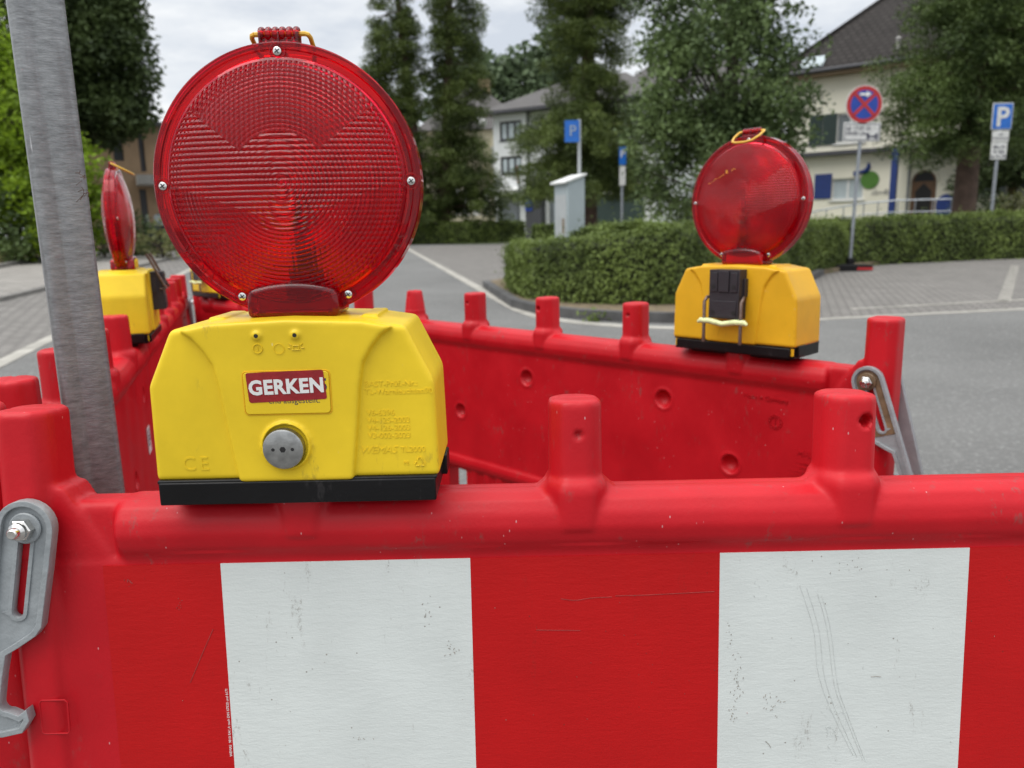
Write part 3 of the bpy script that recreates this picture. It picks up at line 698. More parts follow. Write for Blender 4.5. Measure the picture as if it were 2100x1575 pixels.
def paving(name, c, bw, bh, rot=0, mort=.35, var=.15):
    m, t, b = mat(name); tc = t.nodes.new('ShaderNodeTexCoord'); mp = t.nodes.new('ShaderNodeMapping'); mp.inputs['Rotation'].default_value = (0, 0, rot)
    br = t.nodes.new('ShaderNodeTexBrick'); br.inputs['Scale'].default_value = 1; br.inputs['Brick Width'].default_value = bw; br.inputs['Row Height'].default_value = bh
    br.inputs['Mortar Size'].default_value = .012; br.inputs['Color1'].default_value = (*[x * (1 - var) for x in c], 1); br.inputs['Color2'].default_value = (*[x * (1 + var) for x in c], 1)
    br.inputs['Mortar'].default_value = (*[x * mort for x in c], 1)
    t.links.new(tc.outputs['Object'], mp.inputs[0]); t.links.new(mp.outputs[0], br.inputs['Vector'])
    n = noise(t, .8, 5, .6); col = mixc(t, ramp(t, n.outputs[0], .35, (0,) * 3, .7, (.35,) * 3).outputs[0], br.outputs[0], tuple(x * .62 for x in c))
    n = noise(t, 30, 3, .6); col = mixc(t, ramp(t, n.outputs[0], .6, (0,) * 3, .75, (.3,) * 3).outputs[0], col, tuple(x * 1.5 for x in c))
    t.links.new(col, b.inputs['Base Color']); b.inputs['Roughness'].default_value = .85; b.inputs['Specular IOR Level'].default_value = .2
    bump(t, b, br.outputs['Fac'], -.3, .005); return m
M['pave'] = paving('grey concrete paving', (.23, .216, .20), .21, .105, radians(20))
M['pave2'] = paving('light pavement slabs', (.30, .28, .255), .3, .3, radians(-18), .5)
M['kerb'] = simple('kerb stone', (.20, .19, .175), .85, 0, .3, 3, .3, 40)
M['kerbdark'] = simple('dark basalt kerb', (.085, .083, .082), .8, 0, .3, 5, .3, 40)
M['gutter'] = simple('pale gutter stone', (.36, .34, .30), .85, 0, .25, 4, .3, 40)
M['soil'] = simple('dry soil', (.17, .13, .08), .95, 0, .35, 12, .5, 50)

ys = [-60, -20, 0, 3, 6, 10, 15, 20, 25, 30, 60, 120, 300, 900]; xs = [-900, -200, -60, -20, 0, 20, 60, 200, 900]
b = MB()
b.add([(x, y, gz(y)) for y in ys for x in xs], [(j * len(xs) + i, j * len(xs) + i + 1, (j + 1) * len(xs) + i + 1, (j + 1) * len(xs) + i) for j in range(len(ys) - 1) for i in range(len(xs) - 1)])
tag(b.build('road', M['asphalt']), kind='structure')
def drape(name, poly, lift, mt, thick=0, kind='structure'):       # polygon cut into strips so it follows the slope
    bm = bmesh.new(); vs = [bm.verts.new((p[0], p[1], 0)) for p in poly]; bm.faces.new(vs)
    for yc in (3, 6, 10, 15, 20, 25, 30):
        bmesh.ops.bisect_plane(bm, geom=bm.verts[:] + bm.edges[:] + bm.faces[:], plane_co=(0, yc, 0), plane_no=(0, 1, 0))
    if thick:
        r = bmesh.ops.extrude_face_region(bm, geom=bm.faces[:])
        for v_ in r['geom']:
            if isinstance(v_, bmesh.types.BMVert): v_.co.z = 1
    for v_ in bm.verts: v_.co.z = gz(v_.co.y) + (lift if (not thick or v_.co.z > .5) else -.05)
    bmesh.ops.recalc_face_normals(bm, faces=bm.faces[:])
    if not thick:
        for f in bm.faces:
            if f.normal.z < 0: f.normal_flip()
    me = bpy.data.meshes.new(name); bm.to_mesh(me); bm.free()
    o = link(name, me, mt); 
    if kind: tag(o, kind=kind)
    return o
def strip(name, pts, w, lift, mt, thick=1, side=1):
    P_ = [Vector((p.x, p.y)) for p in pts]; q = []
    for i, p in enumerate(P_):
        d = (P_[min(i + 1, len(P_) - 1)] - P_[max(i - 1, 0)]).normalized(); q.append(p + Vector((-d.y, d.x)) * w * side)
    poly = P_ + q[::-1]
    b = MB(); n = len(P_); zs = []
    # dense quads
    vs = []; fs = []
    R = []
    for i in range(n - 1):
        k = max(1, int((P_[i + 1] - P_[i]).length / 1.0))
        for j in range(k): R.append((P_[i].lerp(P_[i + 1], j / k), q[i].lerp(q[i + 1], j / k)))
    R.append((P_[-1], q[-1]))
    for a, c in R:
        for s in (a, c): vs.append((s.x, s.y, gz(s.y) + lift))
        for s in (a, c): vs.append((s.x, s.y, gz(s.y) - .05))
    for i in range(len(R) - 1):
        o, p = i * 4, i * 4 + 4
        fs += [(o, o + 1, p + 1, p), (o, p, p + 2, o + 2), (o + 1, o + 3, p + 3, p + 1)]
    fs += [(0, 2, 3, 1), (len(vs) - 4, len(vs) - 3, len(vs) - 1, len(vs) - 2)]
    b.add(vs, fs)
    return tag(b.build(name, mt), kind='structure')
# right: gutter line, kerb of the planted island, paved parking
gut = [at_g(*p) for p in [(560, 415 + 10), (700, 452), (790, 488)]]
gut = [at_g(*p) for p in [(815, 500), (832, 511), (900, 550), (972, 592), (1001, 609), (1045, 634), (1089, 651), (1177, 664), (1280, 672), (1390, 676), (1560, 667), (1700, 656), (1900, 646), (2100, 636), (2400, 622)]]
strip('gutter_strip', gut, .16, .008, M['gutter'])
polyp = [(p.x, p.y) for p in [at_g(*q) for q in [(832, 510), (900, 548), (972, 590), (1040, 628)]]]
far = [at_g(1040, 497), at_g(845, 500)]
drape('parking_paving', polyp + [(12, 13), (14, 31), (-3, 31)], .004, M['pave'])
g2 = [at_g(*p) for p in [(1400, 672), (1560, 664), (1700, 653), (1900, 643), (2100, 633), (2400, 620)]]
drape('bay_paving', [(p.x, p.y) for p in g2] + [(30, 12), (30, 18.5), (6, 15.6), (2, 12)], .009, M['pave'])
kp = [at_g(*p) for p in [(990, 590), (1003, 600), (1048, 631), (1100, 645), (1177, 654), (1280, 661), (1400, 663), (1520, 640), (1620, 600), (1690, 565)]]
strip('kerb', kp, .12, .11, M['kerbdark'])
kin = [Vector((p.x, p.y)) for p in kp]
drape('planting_soil', [(p.x + .02, p.y + .10) for p in kin] + [(9.5, 18), (3, 20), (.3, 14.5)], .085, M['soil'], 1)
# white stone dashes marking the parking bays
def dashes(a, c, n, w, l):
    for i in range(n):
        p = a.lerp(c, (i + .5) / n); d = (c - a).normalized(); q = Vector((-d.y, d.x, 0))
        vs = [p - d * l / 2 - q * w / 2, p + d * l / 2 - q * w / 2, p + d * l / 2 + q * w / 2, p - d * l / 2 + q * w / 2]
        D.add([(v.x, v.y, gz(v.y) + .014) for v in vs], [(0, 1, 2, 3)])
D = MB(); dashes(at_g(1745, 636), at_g(2150, 614), 24, .10, .10); dashes(at_g(2058, 622), at_g(2082, 545), 22, .14, .17)
tag(D.build('bay_marking', M['gutter']), kind='structure')
# left: gutter strip, parking lane, pavement, kerbs
a0, a1 = at_g(-40, 776), at_g(95, 707); dr = (a1 - a0).normalized(); dr = Vector((a1.x - a0.x, a1.y - a0.y)).normalized()
far_p = Vector((-4.63, 7.65)); A0 = Vector((a0.x, a0.y)) - dr * 4; A1 = Vector((a1.x, a1.y)) + dr * 16
class P3: pass
def v3(p): return Vector((p[0], p[1], 0))
strip('gutter_strip', [v3(A0), v3(A1)], .15, .008, M['gutter'])
k0, k1 = at_g(0, 620), at_g(371, 528); kd = Vector((k1.x - k0.x, k1.y - k0.y)).normalized()
K0 = Vector((k0.x, k0.y)) - kd * 8; K1 = Vector((k1.x, k1.y)) + kd * 10
drape('parking_lane', [tuple(A0 - Vector((.15, 0))), tuple(A1 - Vector((.15, 0))), tuple(K1), tuple(K0)], .004, M['pave'])
strip('kerb', [v3(K0), v3(K1)], .14, .07, M['kerb'])
u0, u1 = at_g(0, 556), at_g(300, 508); ud = Vector((u1.x - u0.x, u1.y - u0.y)).normalized()
U0 = Vector((u0.x, u0.y)) - ud * 10; U1 = Vector((u1.x, u1.y)) + ud * 15
drape('sidewalk', [tuple(K0 + Vector((-.14, .05))), tuple(K1 + Vector((-.14, .05))), tuple(U1), tuple(U0)], .075, M['pave2'], 1)
strip('kerb', [v3(U0), v3(U1)], .14, .17, M['kerb'])
drape('planting_soil', [tuple(U0 + Vector((-.14, .05))), tuple(U1 + Vector((-.14, .05))), (-25, 55), (-45, 30)], .14, M['soil'], 1)
drape('lawn', [(-2, 33), (40, 22), (60, 60), (-20, 60)], .02, simple('dry lawn', (.07, .09, .03), .95, 0, .3, 3))
#--SECTION-GREEN--
# ------------------------------------------------------------------ vegetation
def leafmat(name, c1, c2, scale=.9, trans=.25):
    m, t, b = mat(name); n = noise(t, scale, 4, .6); n2 = noise(t, scale * 9, 2)
    col = mixc(t, ramp(t, n.outputs[0], .42, (0,) * 3, .60, (1,) * 3).outputs[0], tuple(x * .75 for x in c1), tuple(x * 1.1 for x in c2))
    col = mixc(t, ramp(t, n2.outputs[0], .4, (0,) * 3, .7, (.5,) * 3).outputs[0], col, tuple(x * 1.5 for x in c2))
    t.links.new(col, b.inputs['Base Color']); b.inputs['Roughness'].default_value = .6; b.inputs['Specular IOR Level'].default_value = .3
    tr = t.nodes.new('ShaderNodeBsdfTranslucent'); t.links.new(col, tr.inputs[0]); ms = t.nodes.new('ShaderNodeMixShader'); ms.inputs[0].default_value = trans
    t.links.new(b.outputs[0], ms.inputs[1]); t.links.new(tr.outputs[0], ms.inputs[2]); t.links.new(ms.outputs[0], t.nodes['Material Output'].inputs[0]); return m
M['conifer'] = leafmat('conifer sprays', (.055, .082, .024), (.125, .165, .042))
M['conifer2'] = leafmat('blue green needles', (.048, .080, .026), (.12, .17, .048))
M['decid'] = leafmat('broad leaves', (.055, .088, .034), (.15, .21, .078))
M['fartree'] = leafmat('far tree leaves', (.08, .115, .06), (.13, .18, .09))
M['darktree'] = leafmat('dark tree leaves', (.036, .058, .02), (.085, .12, .04))
M['lime'] = leafmat('lime green leaves', (.13, .21, .015), (.26, .38, .03), trans=.4)
M['hedge'] = leafmat('hedge leaves', (.075, .11, .022), (.15, .20, .045), 1.6)
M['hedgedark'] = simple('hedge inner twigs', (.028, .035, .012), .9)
M['grassy'] = leafmat('dry grass', (.14, .16, .05), (.26, .26, .11))
M['bark'] = simple('brown bark', (.10, .065, .048), .9, 0, .3, 6, .6, 25)
M['barkdark'] = simple('dark bark', (.05, .04, .03), .9, 0, .3, 6, .6, 25)
def leaves(name, cen, size, mt, parent, rng, up=.3, aspect=.6, nrm=None):
    n = len(cen); N = rng.normal(size=(n, 3)); N[:, 2] = np.abs(N[:, 2]) + up
    if nrm is not None: N += nrm * 1.3
    N /= np.linalg.norm(N, axis=1)[:, None]
    t_ = rng.normal(size=(n, 3)); t_ -= N * (t_ * N).sum(1)[:, None]; t_ /= np.linalg.norm(t_, axis=1)[:, None]; b_ = np.cross(N, t_)
    s = (size * rng.uniform(.6, 1.4, n))[:, None]
    v = np.stack([cen - t_ * s, cen - b_ * s * aspect, cen + t_ * s, cen + b_ * s * aspect], 1).reshape(-1, 3)
    me = bpy.data.meshes.new(name); me.vertices.add(4 * n); me.vertices.foreach_set('co', v.ravel())
    me.loops.add(4 * n); me.loops.foreach_set('vertex_index', np.arange(4 * n, dtype=np.int32)); me.polygons.add(n)
    me.polygons.foreach_set('loop_start', np.arange(0, 4 * n, 4, dtype=np.int32)); me.update(calc_edges=True)
    return link(name, me, mt, parent)
def clumps(centers, radii, per, rng, flat=.7):
    out = []
    for c, r in zip(centers, radii):
        k = max(6, int(per * r * r)); d = rng.normal(size=(k, 3)); d /= np.linalg.norm(d, axis=1)[:, None]; q = rng.uniform(.15, 1, k) ** .5
        out.append(np.array(c) + d * (r * q)[:, None] * np.array([1, 1, flat]))
    return np.concatenate(out)
def conifer(x, y, h, prof, z0, tr, seed, label, mt='conifer', tops=((0, 0, 1),), dens=1.0, leaf=.085, per=330, bark='bark', group='conifers behind the hedges', layer=.42):
    g = gz(y); root = empty('conifer_tree', (x, y, g)); tag(root, label, 'tree', group); rng = np.random.default_rng(seed); rd = random.Random(seed)
    cs, rs = [], []; tb = MB()
    for tx, ty, th in tops:
        tb.tube([(tx * .2, ty * .2, -.1), (tx * .6, ty * .6, h * .35), (tx, ty, h * th * .97)], [tr, tr * .75, .03], 12)
        z = z0
        while z < h * th:
            fr = (z - z0) / (h * th - z0); R = prof(fr)
            nb = max(3, int(7 * dens * (R / 1.6) ** .5))
            for i in range(nb):
                a = rd.uniform(0, 2 * pi); L = R * rd.uniform(.55, 1.08)
                k = max(1, int(L / .55))
                for j in range(k):
                    q = (j + 1) / k * L; cz = z - .12 * q + rd.uniform(-.15, .15) - (.25 if q > L * .8 else 0)
                    cs.append((tx + q * cos(a), ty + q * sin(a), cz)); rs.append(rd.uniform(.26, .56) * (1.1 if R > 1 else .8))
                if rd.random() < .5: tb.tube([(tx, ty, z), (tx + L * .8 * cos(a), ty + L * .8 * sin(a), z - .1 * L)], [.035, .01], 5)
            z += layer * rd.uniform(.7, 1.3)
    tb.build('trunk', M[bark], root, smooth=True)
    leaves('crown', clumps(cs, rs, per, rng, .62), leaf, M[mt], root, rng, .4, .34)
    return root
def broadleaf(x, y, spec, tr, seed, label, mt, leaf=.07, per=300, bark='barkdark', group=None, name='broadleaf_tree', cat='tree', cl=.45, hollow=.35):
    # spec: list of (cx,cy,cz,rx,ry,rz,count) lobes in local coordinates
    g = gz(y); root = empty(name, (x, y, g)); tag(root, label, cat, group); rng = np.random.default_rng(seed); rd = random.Random(seed)
    cs, rs = [], []; tb = MB(); top = max(s[2] for s in spec)
    tb.tube([(0, 0, -.1), (.05, 0, top * .5), (0, .05, top)], [tr, tr * .7, .04], 12)
    for cx, cy, cz, rx, ry, rz, cnt in spec:
        for i in range(cnt):
            d = Vector((rd.gauss(0, 1), rd.gauss(0, 1), rd.gauss(0, 1))).normalized(); q = rd.uniform(hollow, 1) ** .6
            p = (cx + d.x * rx * q, cy + d.y * ry * q, cz + d.z * rz * q); cs.append(p); rs.append(cl * rd.uniform(.6, 1.3))
            if rd.random() < .12: tb.tube([(0, 0, max(.3, p[2] * .6)), (p[0] * .5, p[1] * .5, p[2] * .85), p], [.05, .03, .008], 5)
    tb.build('trunk', M[bark], root, smooth=True)
    leaves('crown', clumps(cs, rs, per, rng, .85), leaf, M[mt], root, rng, .25, .6)
    return root
def ux(u, y): return at_y(u, 460, y).x
def hz(v, y, u=1050): return at_y(u, v, y).z - gz(y)

# twin-topped conifer left of centre
conifer(ux(893, 36), 36, 15.5, lambda f: 1.36 * (1 - f) ** .35 * (1 - .22 * math.sin(f * 9)) + (.55 if f < .24 else 0), 1.7, .32, 3, 'tall conifer with two tops directly right of the big lamp disc',
        tops=((-1.5, 0, .93), (1.2, .3, 1.0)), dens=1.9, leaf=.060, per=1200, layer=.42)
conifer(ux(1207, 31), 31, 16, lambda f: 2.15 * (1 - f) ** .25 * (.62 + .38 * abs(math.cos(f * 5.3))) + (.9 if f < .22 else 0), 2.3, .36, 5, 'tall conifer with bare reddish trunk behind the blue parking machine',
        dens=1.9, leaf=.055, per=1250, layer=.42)
cr_ = conifer(ux(1974, 21), 21, 15, lambda f: (2.3 if f < .26 else 1.75) * (1 - f) ** .3, 3.0, .30, 9, 'big conifer with thick brown trunk beside the parking sign on the right', mt='conifer2', dens=2.1, leaf=.050, per=1100, layer=.46)
conifer(ux(2160, 27), 27, 15, lambda f: 3.0 * (1 - f) ** .3, 2.3, .3, 12, 'dark conifer at the right edge, behind the trunk of the big one', mt='darktree', dens=2.4, leaf=.11, per=200)
# broadleaf tree
broadleaf(ux(1490, 19), 19, [(-.1, 0, 1.9, 1.75, 1.7, 1.8, 150), (-.2, 0, 4.3, 1.9, 1.7, 1.8, 130), (.2, 0, 7.2, 1.5, 1.4, 2.0, 110), (.95, 0, 3.2, 1.0, 1.0, 1.5, 50), (-1.6, 0, 2.6, .9, .9, 1.5, 45), (-1.7, .3, 6.2, .55, .5, 1.3, 14), (-1.2, 0, 5.0, .8, .6, .9, 22)],
          .2, 21, 'leafy deciduous tree left of the cream house, behind the right lamp', 'decid', leaf=.062, per=430, group='broadleaf trees')
broadleaf(ux(1040, 85), 85, [(0, 0, 11, 8.5, 5, 8, 190), (5, 0, 14, 5, 4, 6, 80), (-2, 0, 13.5, 6, 4, 5, 60)], .6, 31, 'distant round tree rising behind the grey and beige houses', 'fartree', leaf=.38, per=22, cl=1.6, group='broadleaf trees')
# left trees
broadleaf(ux(138, 27), 27, [(0, 0, 8, 3.0, 2.5, 4.0, 330), (1.7, 0, 6.6, 1.5, 1.6, 2.7, 190), (-1.0, 0, 5.2, 2.6, 2, 1.6, 110), (1.3, 0, 9.5, 1.8, 2, 2, 90), (.6, 0, 4.9, 1.9, 1.4, .9, 70), (1.5, 0, 4.7, 1.45, 1.2, .85, 110)], .3, 41,
          'large dark tree on the left, its crown hanging over the tan building', 'darktree', leaf=.09, per=270, cl=.6, group='broadleaf trees')
broadleaf(-27, 33, [(0, 0, 6, 4, 4, 4, 220), (2, 1, 8.5, 3, 3, 3, 100)], .35, 40, 'dark tree at the far left edge, behind the metal post', 'darktree', leaf=.13, per=110, cl=.8, group='broadleaf trees')
broadleaf(ux(95, 23), 23, [(.1, 0, 2.1, 1.75, 1.6, 2.0, 190), (-1.0, 0, 4.1, 1.8, 1.6, 2.3, 190), (-1.5, 0, 6.0, 1.4, 1.3, 1.3, 60)], .12, 43, 'lime green shrub at the left edge behind the metal post', 'lime', leaf=.08, per=230, cl=.45, name='shrub', cat='shrub', group='shrubs by the left pavement')
broadleaf(ux(15, 22.3), 22.3, [(0, 0, 1.25, 1.3, 1.1, 1.2, 130)], .08, 44, 'darker green shrub at the far left edge below the lime one', 'decid', leaf=.07, per=260, cl=.38, name='shrub', cat='shrub', group='shrubs by the left pavement')
broadleaf(ux(270, 26), 26, [(0, 0, .7, 1.4, .8, .75, 60)], .06, 45, 'low dark shrub beside the tan building, left of the big lamp', 'darktree', leaf=.07, per=260, cl=.3, name='shrub', cat='shrub', group='shrubs by the left pavement')
broadleaf(ux(325, 24), 24, [(0, 0, .55, .8, .6, .6, 40)], .05, 46, 'low brownish shrub half hidden behind the left rim of the big lamp', 'grassy', leaf=.06, per=260, cl=.25, name='shrub', cat='shrub', group='shrubs by the left pavement')
broadleaf(ux(205, 25), 25, [(0, 0, .6, .8, .6, .6, 40)], .05, 49, 'low dark shrub between the lime shrub and the tan building', 'darktree', leaf=.06, per=260, cl=.25, name='shrub', cat='shrub', group='shrubs by the left pavement')
# rough grass along the left kerb
rng = np.random.default_rng(5)
n = 9000; tt = rng.uniform(0, 1, n); wv = rng.uniform(0, 1, n) ** 1.5
gx = U0.x + (U1.x - U0.x) * tt * .75 - .35 - wv * 2.4; gy = U0.y + (U1.y - U0.y) * tt * .75 + wv * .5
gc = np.stack([gx, gy, np.array([gz(q) for q in gy]) + .14 + rng.uniform(.0, .30, n)], 1)
o = leaves('rough_grass', gc, .07, M['grassy'], None, rng, .1, .18); tag(o, 'rough tufted grass behind the left kerb', 'grass', kind='stuff')

def hedge(pts, width, label, seed, dens=850, leaf=.032, mt='hedge', group='clipped hedges', extra=0):
    # pts: (x, y, z_top) along the front foot line; the hedge extends to the left-hand side of the walking direction
    rng = np.random.default_rng(seed); P_ = [Vector((p[0], p[1])) for p in pts]; n = len(P_)
    root = empty('hedge', (P_[0].x, P_[0].y, gz(P_[0].y))); tag(root, label, 'hedge', group); org = Vector(root.location)
    nr = []
    for i in range(n):
        d = (P_[min(i + 1, n - 1)] - P_[max(i - 1, 0)]).normalized(); nr.append(Vector((-d.y, d.x)))
    core = MB(); inset = .06; R = []; cen = []; nm = []
    for i in range(n):
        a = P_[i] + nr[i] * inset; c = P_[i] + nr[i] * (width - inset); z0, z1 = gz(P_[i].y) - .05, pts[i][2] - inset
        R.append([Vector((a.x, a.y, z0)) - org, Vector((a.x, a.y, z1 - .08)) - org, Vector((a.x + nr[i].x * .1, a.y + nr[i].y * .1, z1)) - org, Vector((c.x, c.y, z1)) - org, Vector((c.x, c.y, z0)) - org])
    vs = [v for r in R for v in r]; fs = [(i * 5 + j, i * 5 + (j + 1) % 5, (i + 1) * 5 + (j + 1) % 5, (i + 1) * 5 + j) for i in range(n - 1) for j in range(5)]
    fs += [(0, 1, 2, 3, 4), tuple((n - 1) * 5 + j for j in range(5))[::-1]]
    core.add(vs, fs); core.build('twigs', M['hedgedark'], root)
    def patch(a, b_, c, d_, nrm, dn):
        ar = ((b_ - a).length + (c - d_).length) / 2 * ((d_ - a).length + (c - b_).length) / 2; k = int(ar * dn)
        s, q = rng.uniform(0, 1, k), rng.uniform(0, 1, k)
        A_, B_, C_, D_ = map(np.array, (a, b_, c, d_)); p = (A_[None] * ((1 - s) * (1 - q))[:, None] + B_[None] * (s * (1 - q))[:, None] + C_[None] * (s * q)[:, None] + D_[None] * ((1 - s) * q)[:, None])
        wob = .022 * np.sin(p[:, 0] * 3.1 + p[:, 2] * 3) + .02 * np.sin(p[:, 1] * 4.7 + p[:, 0] * 2.2 + p[:, 2] * 5) + .018 * np.sin(p[:, 0] * 11.3 + p[:, 2] * 9) + .012 * np.sin(p[:, 0] * 23 - p[:, 2] * 31 + p[:, 1] * 19)
        p += np.array(nrm)[None] * (wob + rng.normal(0, .028, k) + np.where(rng.random(k) < .06, rng.exponential(.05, k), 0))[:, None]; cen.append(p); nm.append(np.repeat(np.array(nrm)[None], k, 0))
    for i in range(n - 1):
        a, b_ = P_[i], P_[i + 1]; w = nr[i] * width, nr[i + 1] * width; za, zb_ = gz(a.y), gz(b_.y); ta, tb_ = pts[i][2], pts[i + 1][2]
        f = (Vector((a.x, a.y, za)) - org, Vector((b_.x, b_.y, zb_)) - org, Vector((b_.x, b_.y, tb_)) - org, Vector((a.x, a.y, ta)) - org)
        nn = -nr[i]; patch(*f, (nn.x, nn.y, 0), dens)
        g_ = (Vector((a.x, a.y, ta)) - org, Vector((b_.x, b_.y, tb_)) - org, Vector((b_.x + w[1].x, b_.y + w[1].y, tb_)) - org, Vector((a.x + w[0].x, a.y + w[0].y, ta)) - org)
        patch(*g_, (0, 0, 1), dens * .9)
        bk = (Vector((a.x + w[0].x, a.y + w[0].y, za)) - org, Vector((b_.x + w[1].x, b_.y + w[1].y, zb_)) - org, Vector((b_.x + w[1].x, b_.y + w[1].y, tb_)) - org, Vector((a.x + w[0].x, a.y + w[0].y, ta)) - org)
        patch(*bk, (nr[i].x, nr[i].y, 0), dens * .35)
    for i, sgn in ((0, -1), (n - 1, 1)):
        a = P_[i]; w = nr[i] * width; d = Vector((nr[i].y, -nr[i].x)) * sgn
        patch(Vector((a.x, a.y, gz(a.y))) - org, Vector((a.x + w.x, a.y + w.y, gz(a.y))) - org, Vector((a.x + w.x, a.y + w.y, pts[i][2])) - org, Vector((a.x, a.y, pts[i][2])) - org, (d.x, d.y, 0), dens)
    leaves('foliage', np.concatenate(cen), leaf, M[mt], root, rng, .0, .55, np.concatenate(nm))
    return root
def hp(u, v, top): p = at_g(u, v); return (p.x, p.y, top)
hedge([hp(1046, 590, .86), hp(1052, 613, .93), hp(1090, 626, .99), hp(1180, 636, 1.03), hp(1300, 640, 1.07), hp(1400, 638, 1.10), hp(1520, 610, 1.11), hp(1620, 577, 1.12), hp(1735, 552, 1.14)], 2.0,
      'thick rounded hedge on the kerbed island behind the barrier', 51, 2600, .022)
hedge([hp(1738, 548, 1.17), hp(1850, 541, 1.20), hp(2000, 534, 1.24), hp(2200, 527, 1.27), hp(2500, 517, 1.3)], 1.2, 'long clipped hedge in front of the cream house on the right', 52, 1300, .029)
hedge([hp(640, 506, 1.60), hp(840, 502, 1.58), hp(960, 500, 1.56), hp(1078, 496, 1.53)], 1.2, 'dark clipped hedge across the far side of the parking, right of the big lamp', 53, 420, .055)
hedge([(*tuple(at_g(1092, 492))[:2], 1.42), (*tuple(at_g(1200, 490))[:2], 1.40), (*tuple(at_g(1345, 488))[:2], 1.38)], 1.2, 'clipped hedge behind the parking machine', 54, 420, .055)
broadleaf(ux(2010, 24), 24, [(0, 0, .9, .75, .6, .75, 50)], .05, 61, 'clipped round shrub just right of the big conifer trunk', 'darktree', leaf=.05, per=420, cl=.25, name='shrub', cat='shrub', group='shrubs below the house windows')
broadleaf(ux(2068, 24), 24, [(0, 0, .8, .75, .6, .7, 50)], .05, 62, 'paler round shrub between the parking sign post and the right edge', 'grassy', leaf=.05, per=420, cl=.25, name='shrub', cat='shrub', group='shrubs below the house windows')
# weed sprouting from the kerb
b = MB(); pk = at_g(1217, 660)
cc = np.array([(pk.x, pk.y, gz(pk.y))])[None][0] + np.random.default_rng(2).normal(size=(60, 3)) * np.array([.07, .03, .04]) + np.array([0, 0, .05])
tag(leaves('weed', cc, .035, M['hedge'], None, np.random.default_rng(3), .2, .35), 'small green weed growing at the foot of the dark kerb', 'weed')
#--SECTION-HOUSES--
# ------------------------------------------------------------------ buildings
M['cream'] = simple('cream plaster', (.86, .82, .68), .85, 0, .06, .8, .1, 30)
M['greyw'] = simple('pale grey render', (.68, .69, .69), .85, 0, .06, .8, .1, 30)
M['beige'] = simple('beige stone', (.60, .54, .38), .85, 0, .1, .8, .1, 30)
M['tan'] = simple('tan brickwork', (.34, .235, .145), .85, 0, .12, 1.5, .2, 20)
def tiles(name, c):
    m, t, b = mat(name); tc = t.nodes.new('ShaderNodeTexCoord'); br = t.nodes.new('ShaderNodeTexBrick')
    br.inputs['Scale'].default_value = 1; br.inputs['Brick Width'].default_value = .3; br.inputs['Row Height'].default_value = .28; br.inputs['Mortar Size'].default_value = .03
    br.inputs['Color1'].default_value = (*c, 1); br.inputs['Color2'].default_value = (*[x * 1.5 for x in c], 1); br.inputs['Mortar'].default_value = (*[x * .4 for x in c], 1)
    mp = t.nodes.new('ShaderNodeMapping'); mp.inputs['Rotation'].default_value = (0, 0, 0); t.links.new(tc.outputs['UV'], mp.inputs[0]); t.links.new(mp.outputs[0], br.inputs['Vector'])
    n = noise(t, .7, 4); col = mixc(t, ramp(t, n.outputs[0], .4, (0,) * 3, .7, (.5,) * 3).outputs[0], br.outputs[0], tuple(x * 1.3 for x in c))
    t.links.new(col, b.inputs['Base Color']); b.inputs['Roughness'].default_value = .85; b.inputs['Specular IOR Level'].default_value = .2; bump(t, b, br.outputs['Fac'], -.8, .05); return m
M['tile'] = tiles('dark roof tiles', (.032, .028, .026)); M['slate'] = simple('grey slate', (.075, .068, .064), .7, 0, .15, 2, .3, 10)
M['shutter'] = simple('dark green shutter', (.025, .045, .040), .6); M['glass'] = simple('window glass', (.10, .12, .13), .08, 0, .2, 2, spec=.8)
M['glasslight'] = simple('curtained window', (.42, .48, .50), .25, 0, .12, 2); M['frame'] = simple('white frame', (.72, .72, .70), .5)
M['blue'] = simple('deep blue panel', (.012, .035, .17), .4); M['bluesign'] = simple('traffic blue', (.012, .13, .50), .35); M['green'] = simple('green disc paint', (.07, .19, .02), .5)
M['door'] = simple('brown wood door', (.13, .065, .028), .5, 0, .3, 5); M['dgrey'] = simple('anthracite', (.055, .055, .062), .6); M['olive'] = simple('olive trim', (.14, .11, .04), .7)
M['steel'] = simple('grey steel pole', (.30, .32, .35), .4, .5, .15, 10); M['signwhite'] = simple('sign white', (.62, .62, .60), .45); M['signred'] = simple('sign red', (.42, .018, .02), .4); M['signblue'] = simple('sign blue', (.010, .05, .33), .4)
M['grey'] = simple('mid grey', (.25, .25, .25), .6); M['machine'] = simple('pale blue grey panel', (.36, .41, .43), .45, 0, .05, 4); M['machine2'] = simple('pale front panel', (.42, .44, .45), .45, 0, .08, 4)
M['concrete'] = simple('concrete', (.38, .37, .35), .8); M['sandst'] = simple('brown fascia', (.20, .14, .08), .7)
class Facade:
    """vertical wall plane: origin P0 (x, y), direction angle th; local x along, y into the building, z up"""
    def __init__(s, P0, th): s.P = Vector(P0); s.th = th; s.e = Vector((cos(th), sin(th))); s.n = Vector((-s.e.y, s.e.x)); s.g = gz(s.P.y)
    def px(s, u, v, off=0):
        d = ray(u, v); o = s.P + s.n * off; k = o.dot(s.n) / (d.x * s.n.x + d.y * s.n.y); q = Vector((d.x * k, d.y * k)) - s.P
        return q.dot(s.e), CAMH + d.z * k - s.g
    def rect(s, u0, v0, u1, v1, off=0):
        a, b_ = s.px(u0, v0, off), s.px(u1, v1, off); return a[0], b_[0], b_[1], a[1]      # x0,x1,z0,z1
    def root(s, name, label, cat, group=None):
        o = empty(name, (s.P.x, s.P.y, s.g), s.th); tag(o, label, cat, group); return o
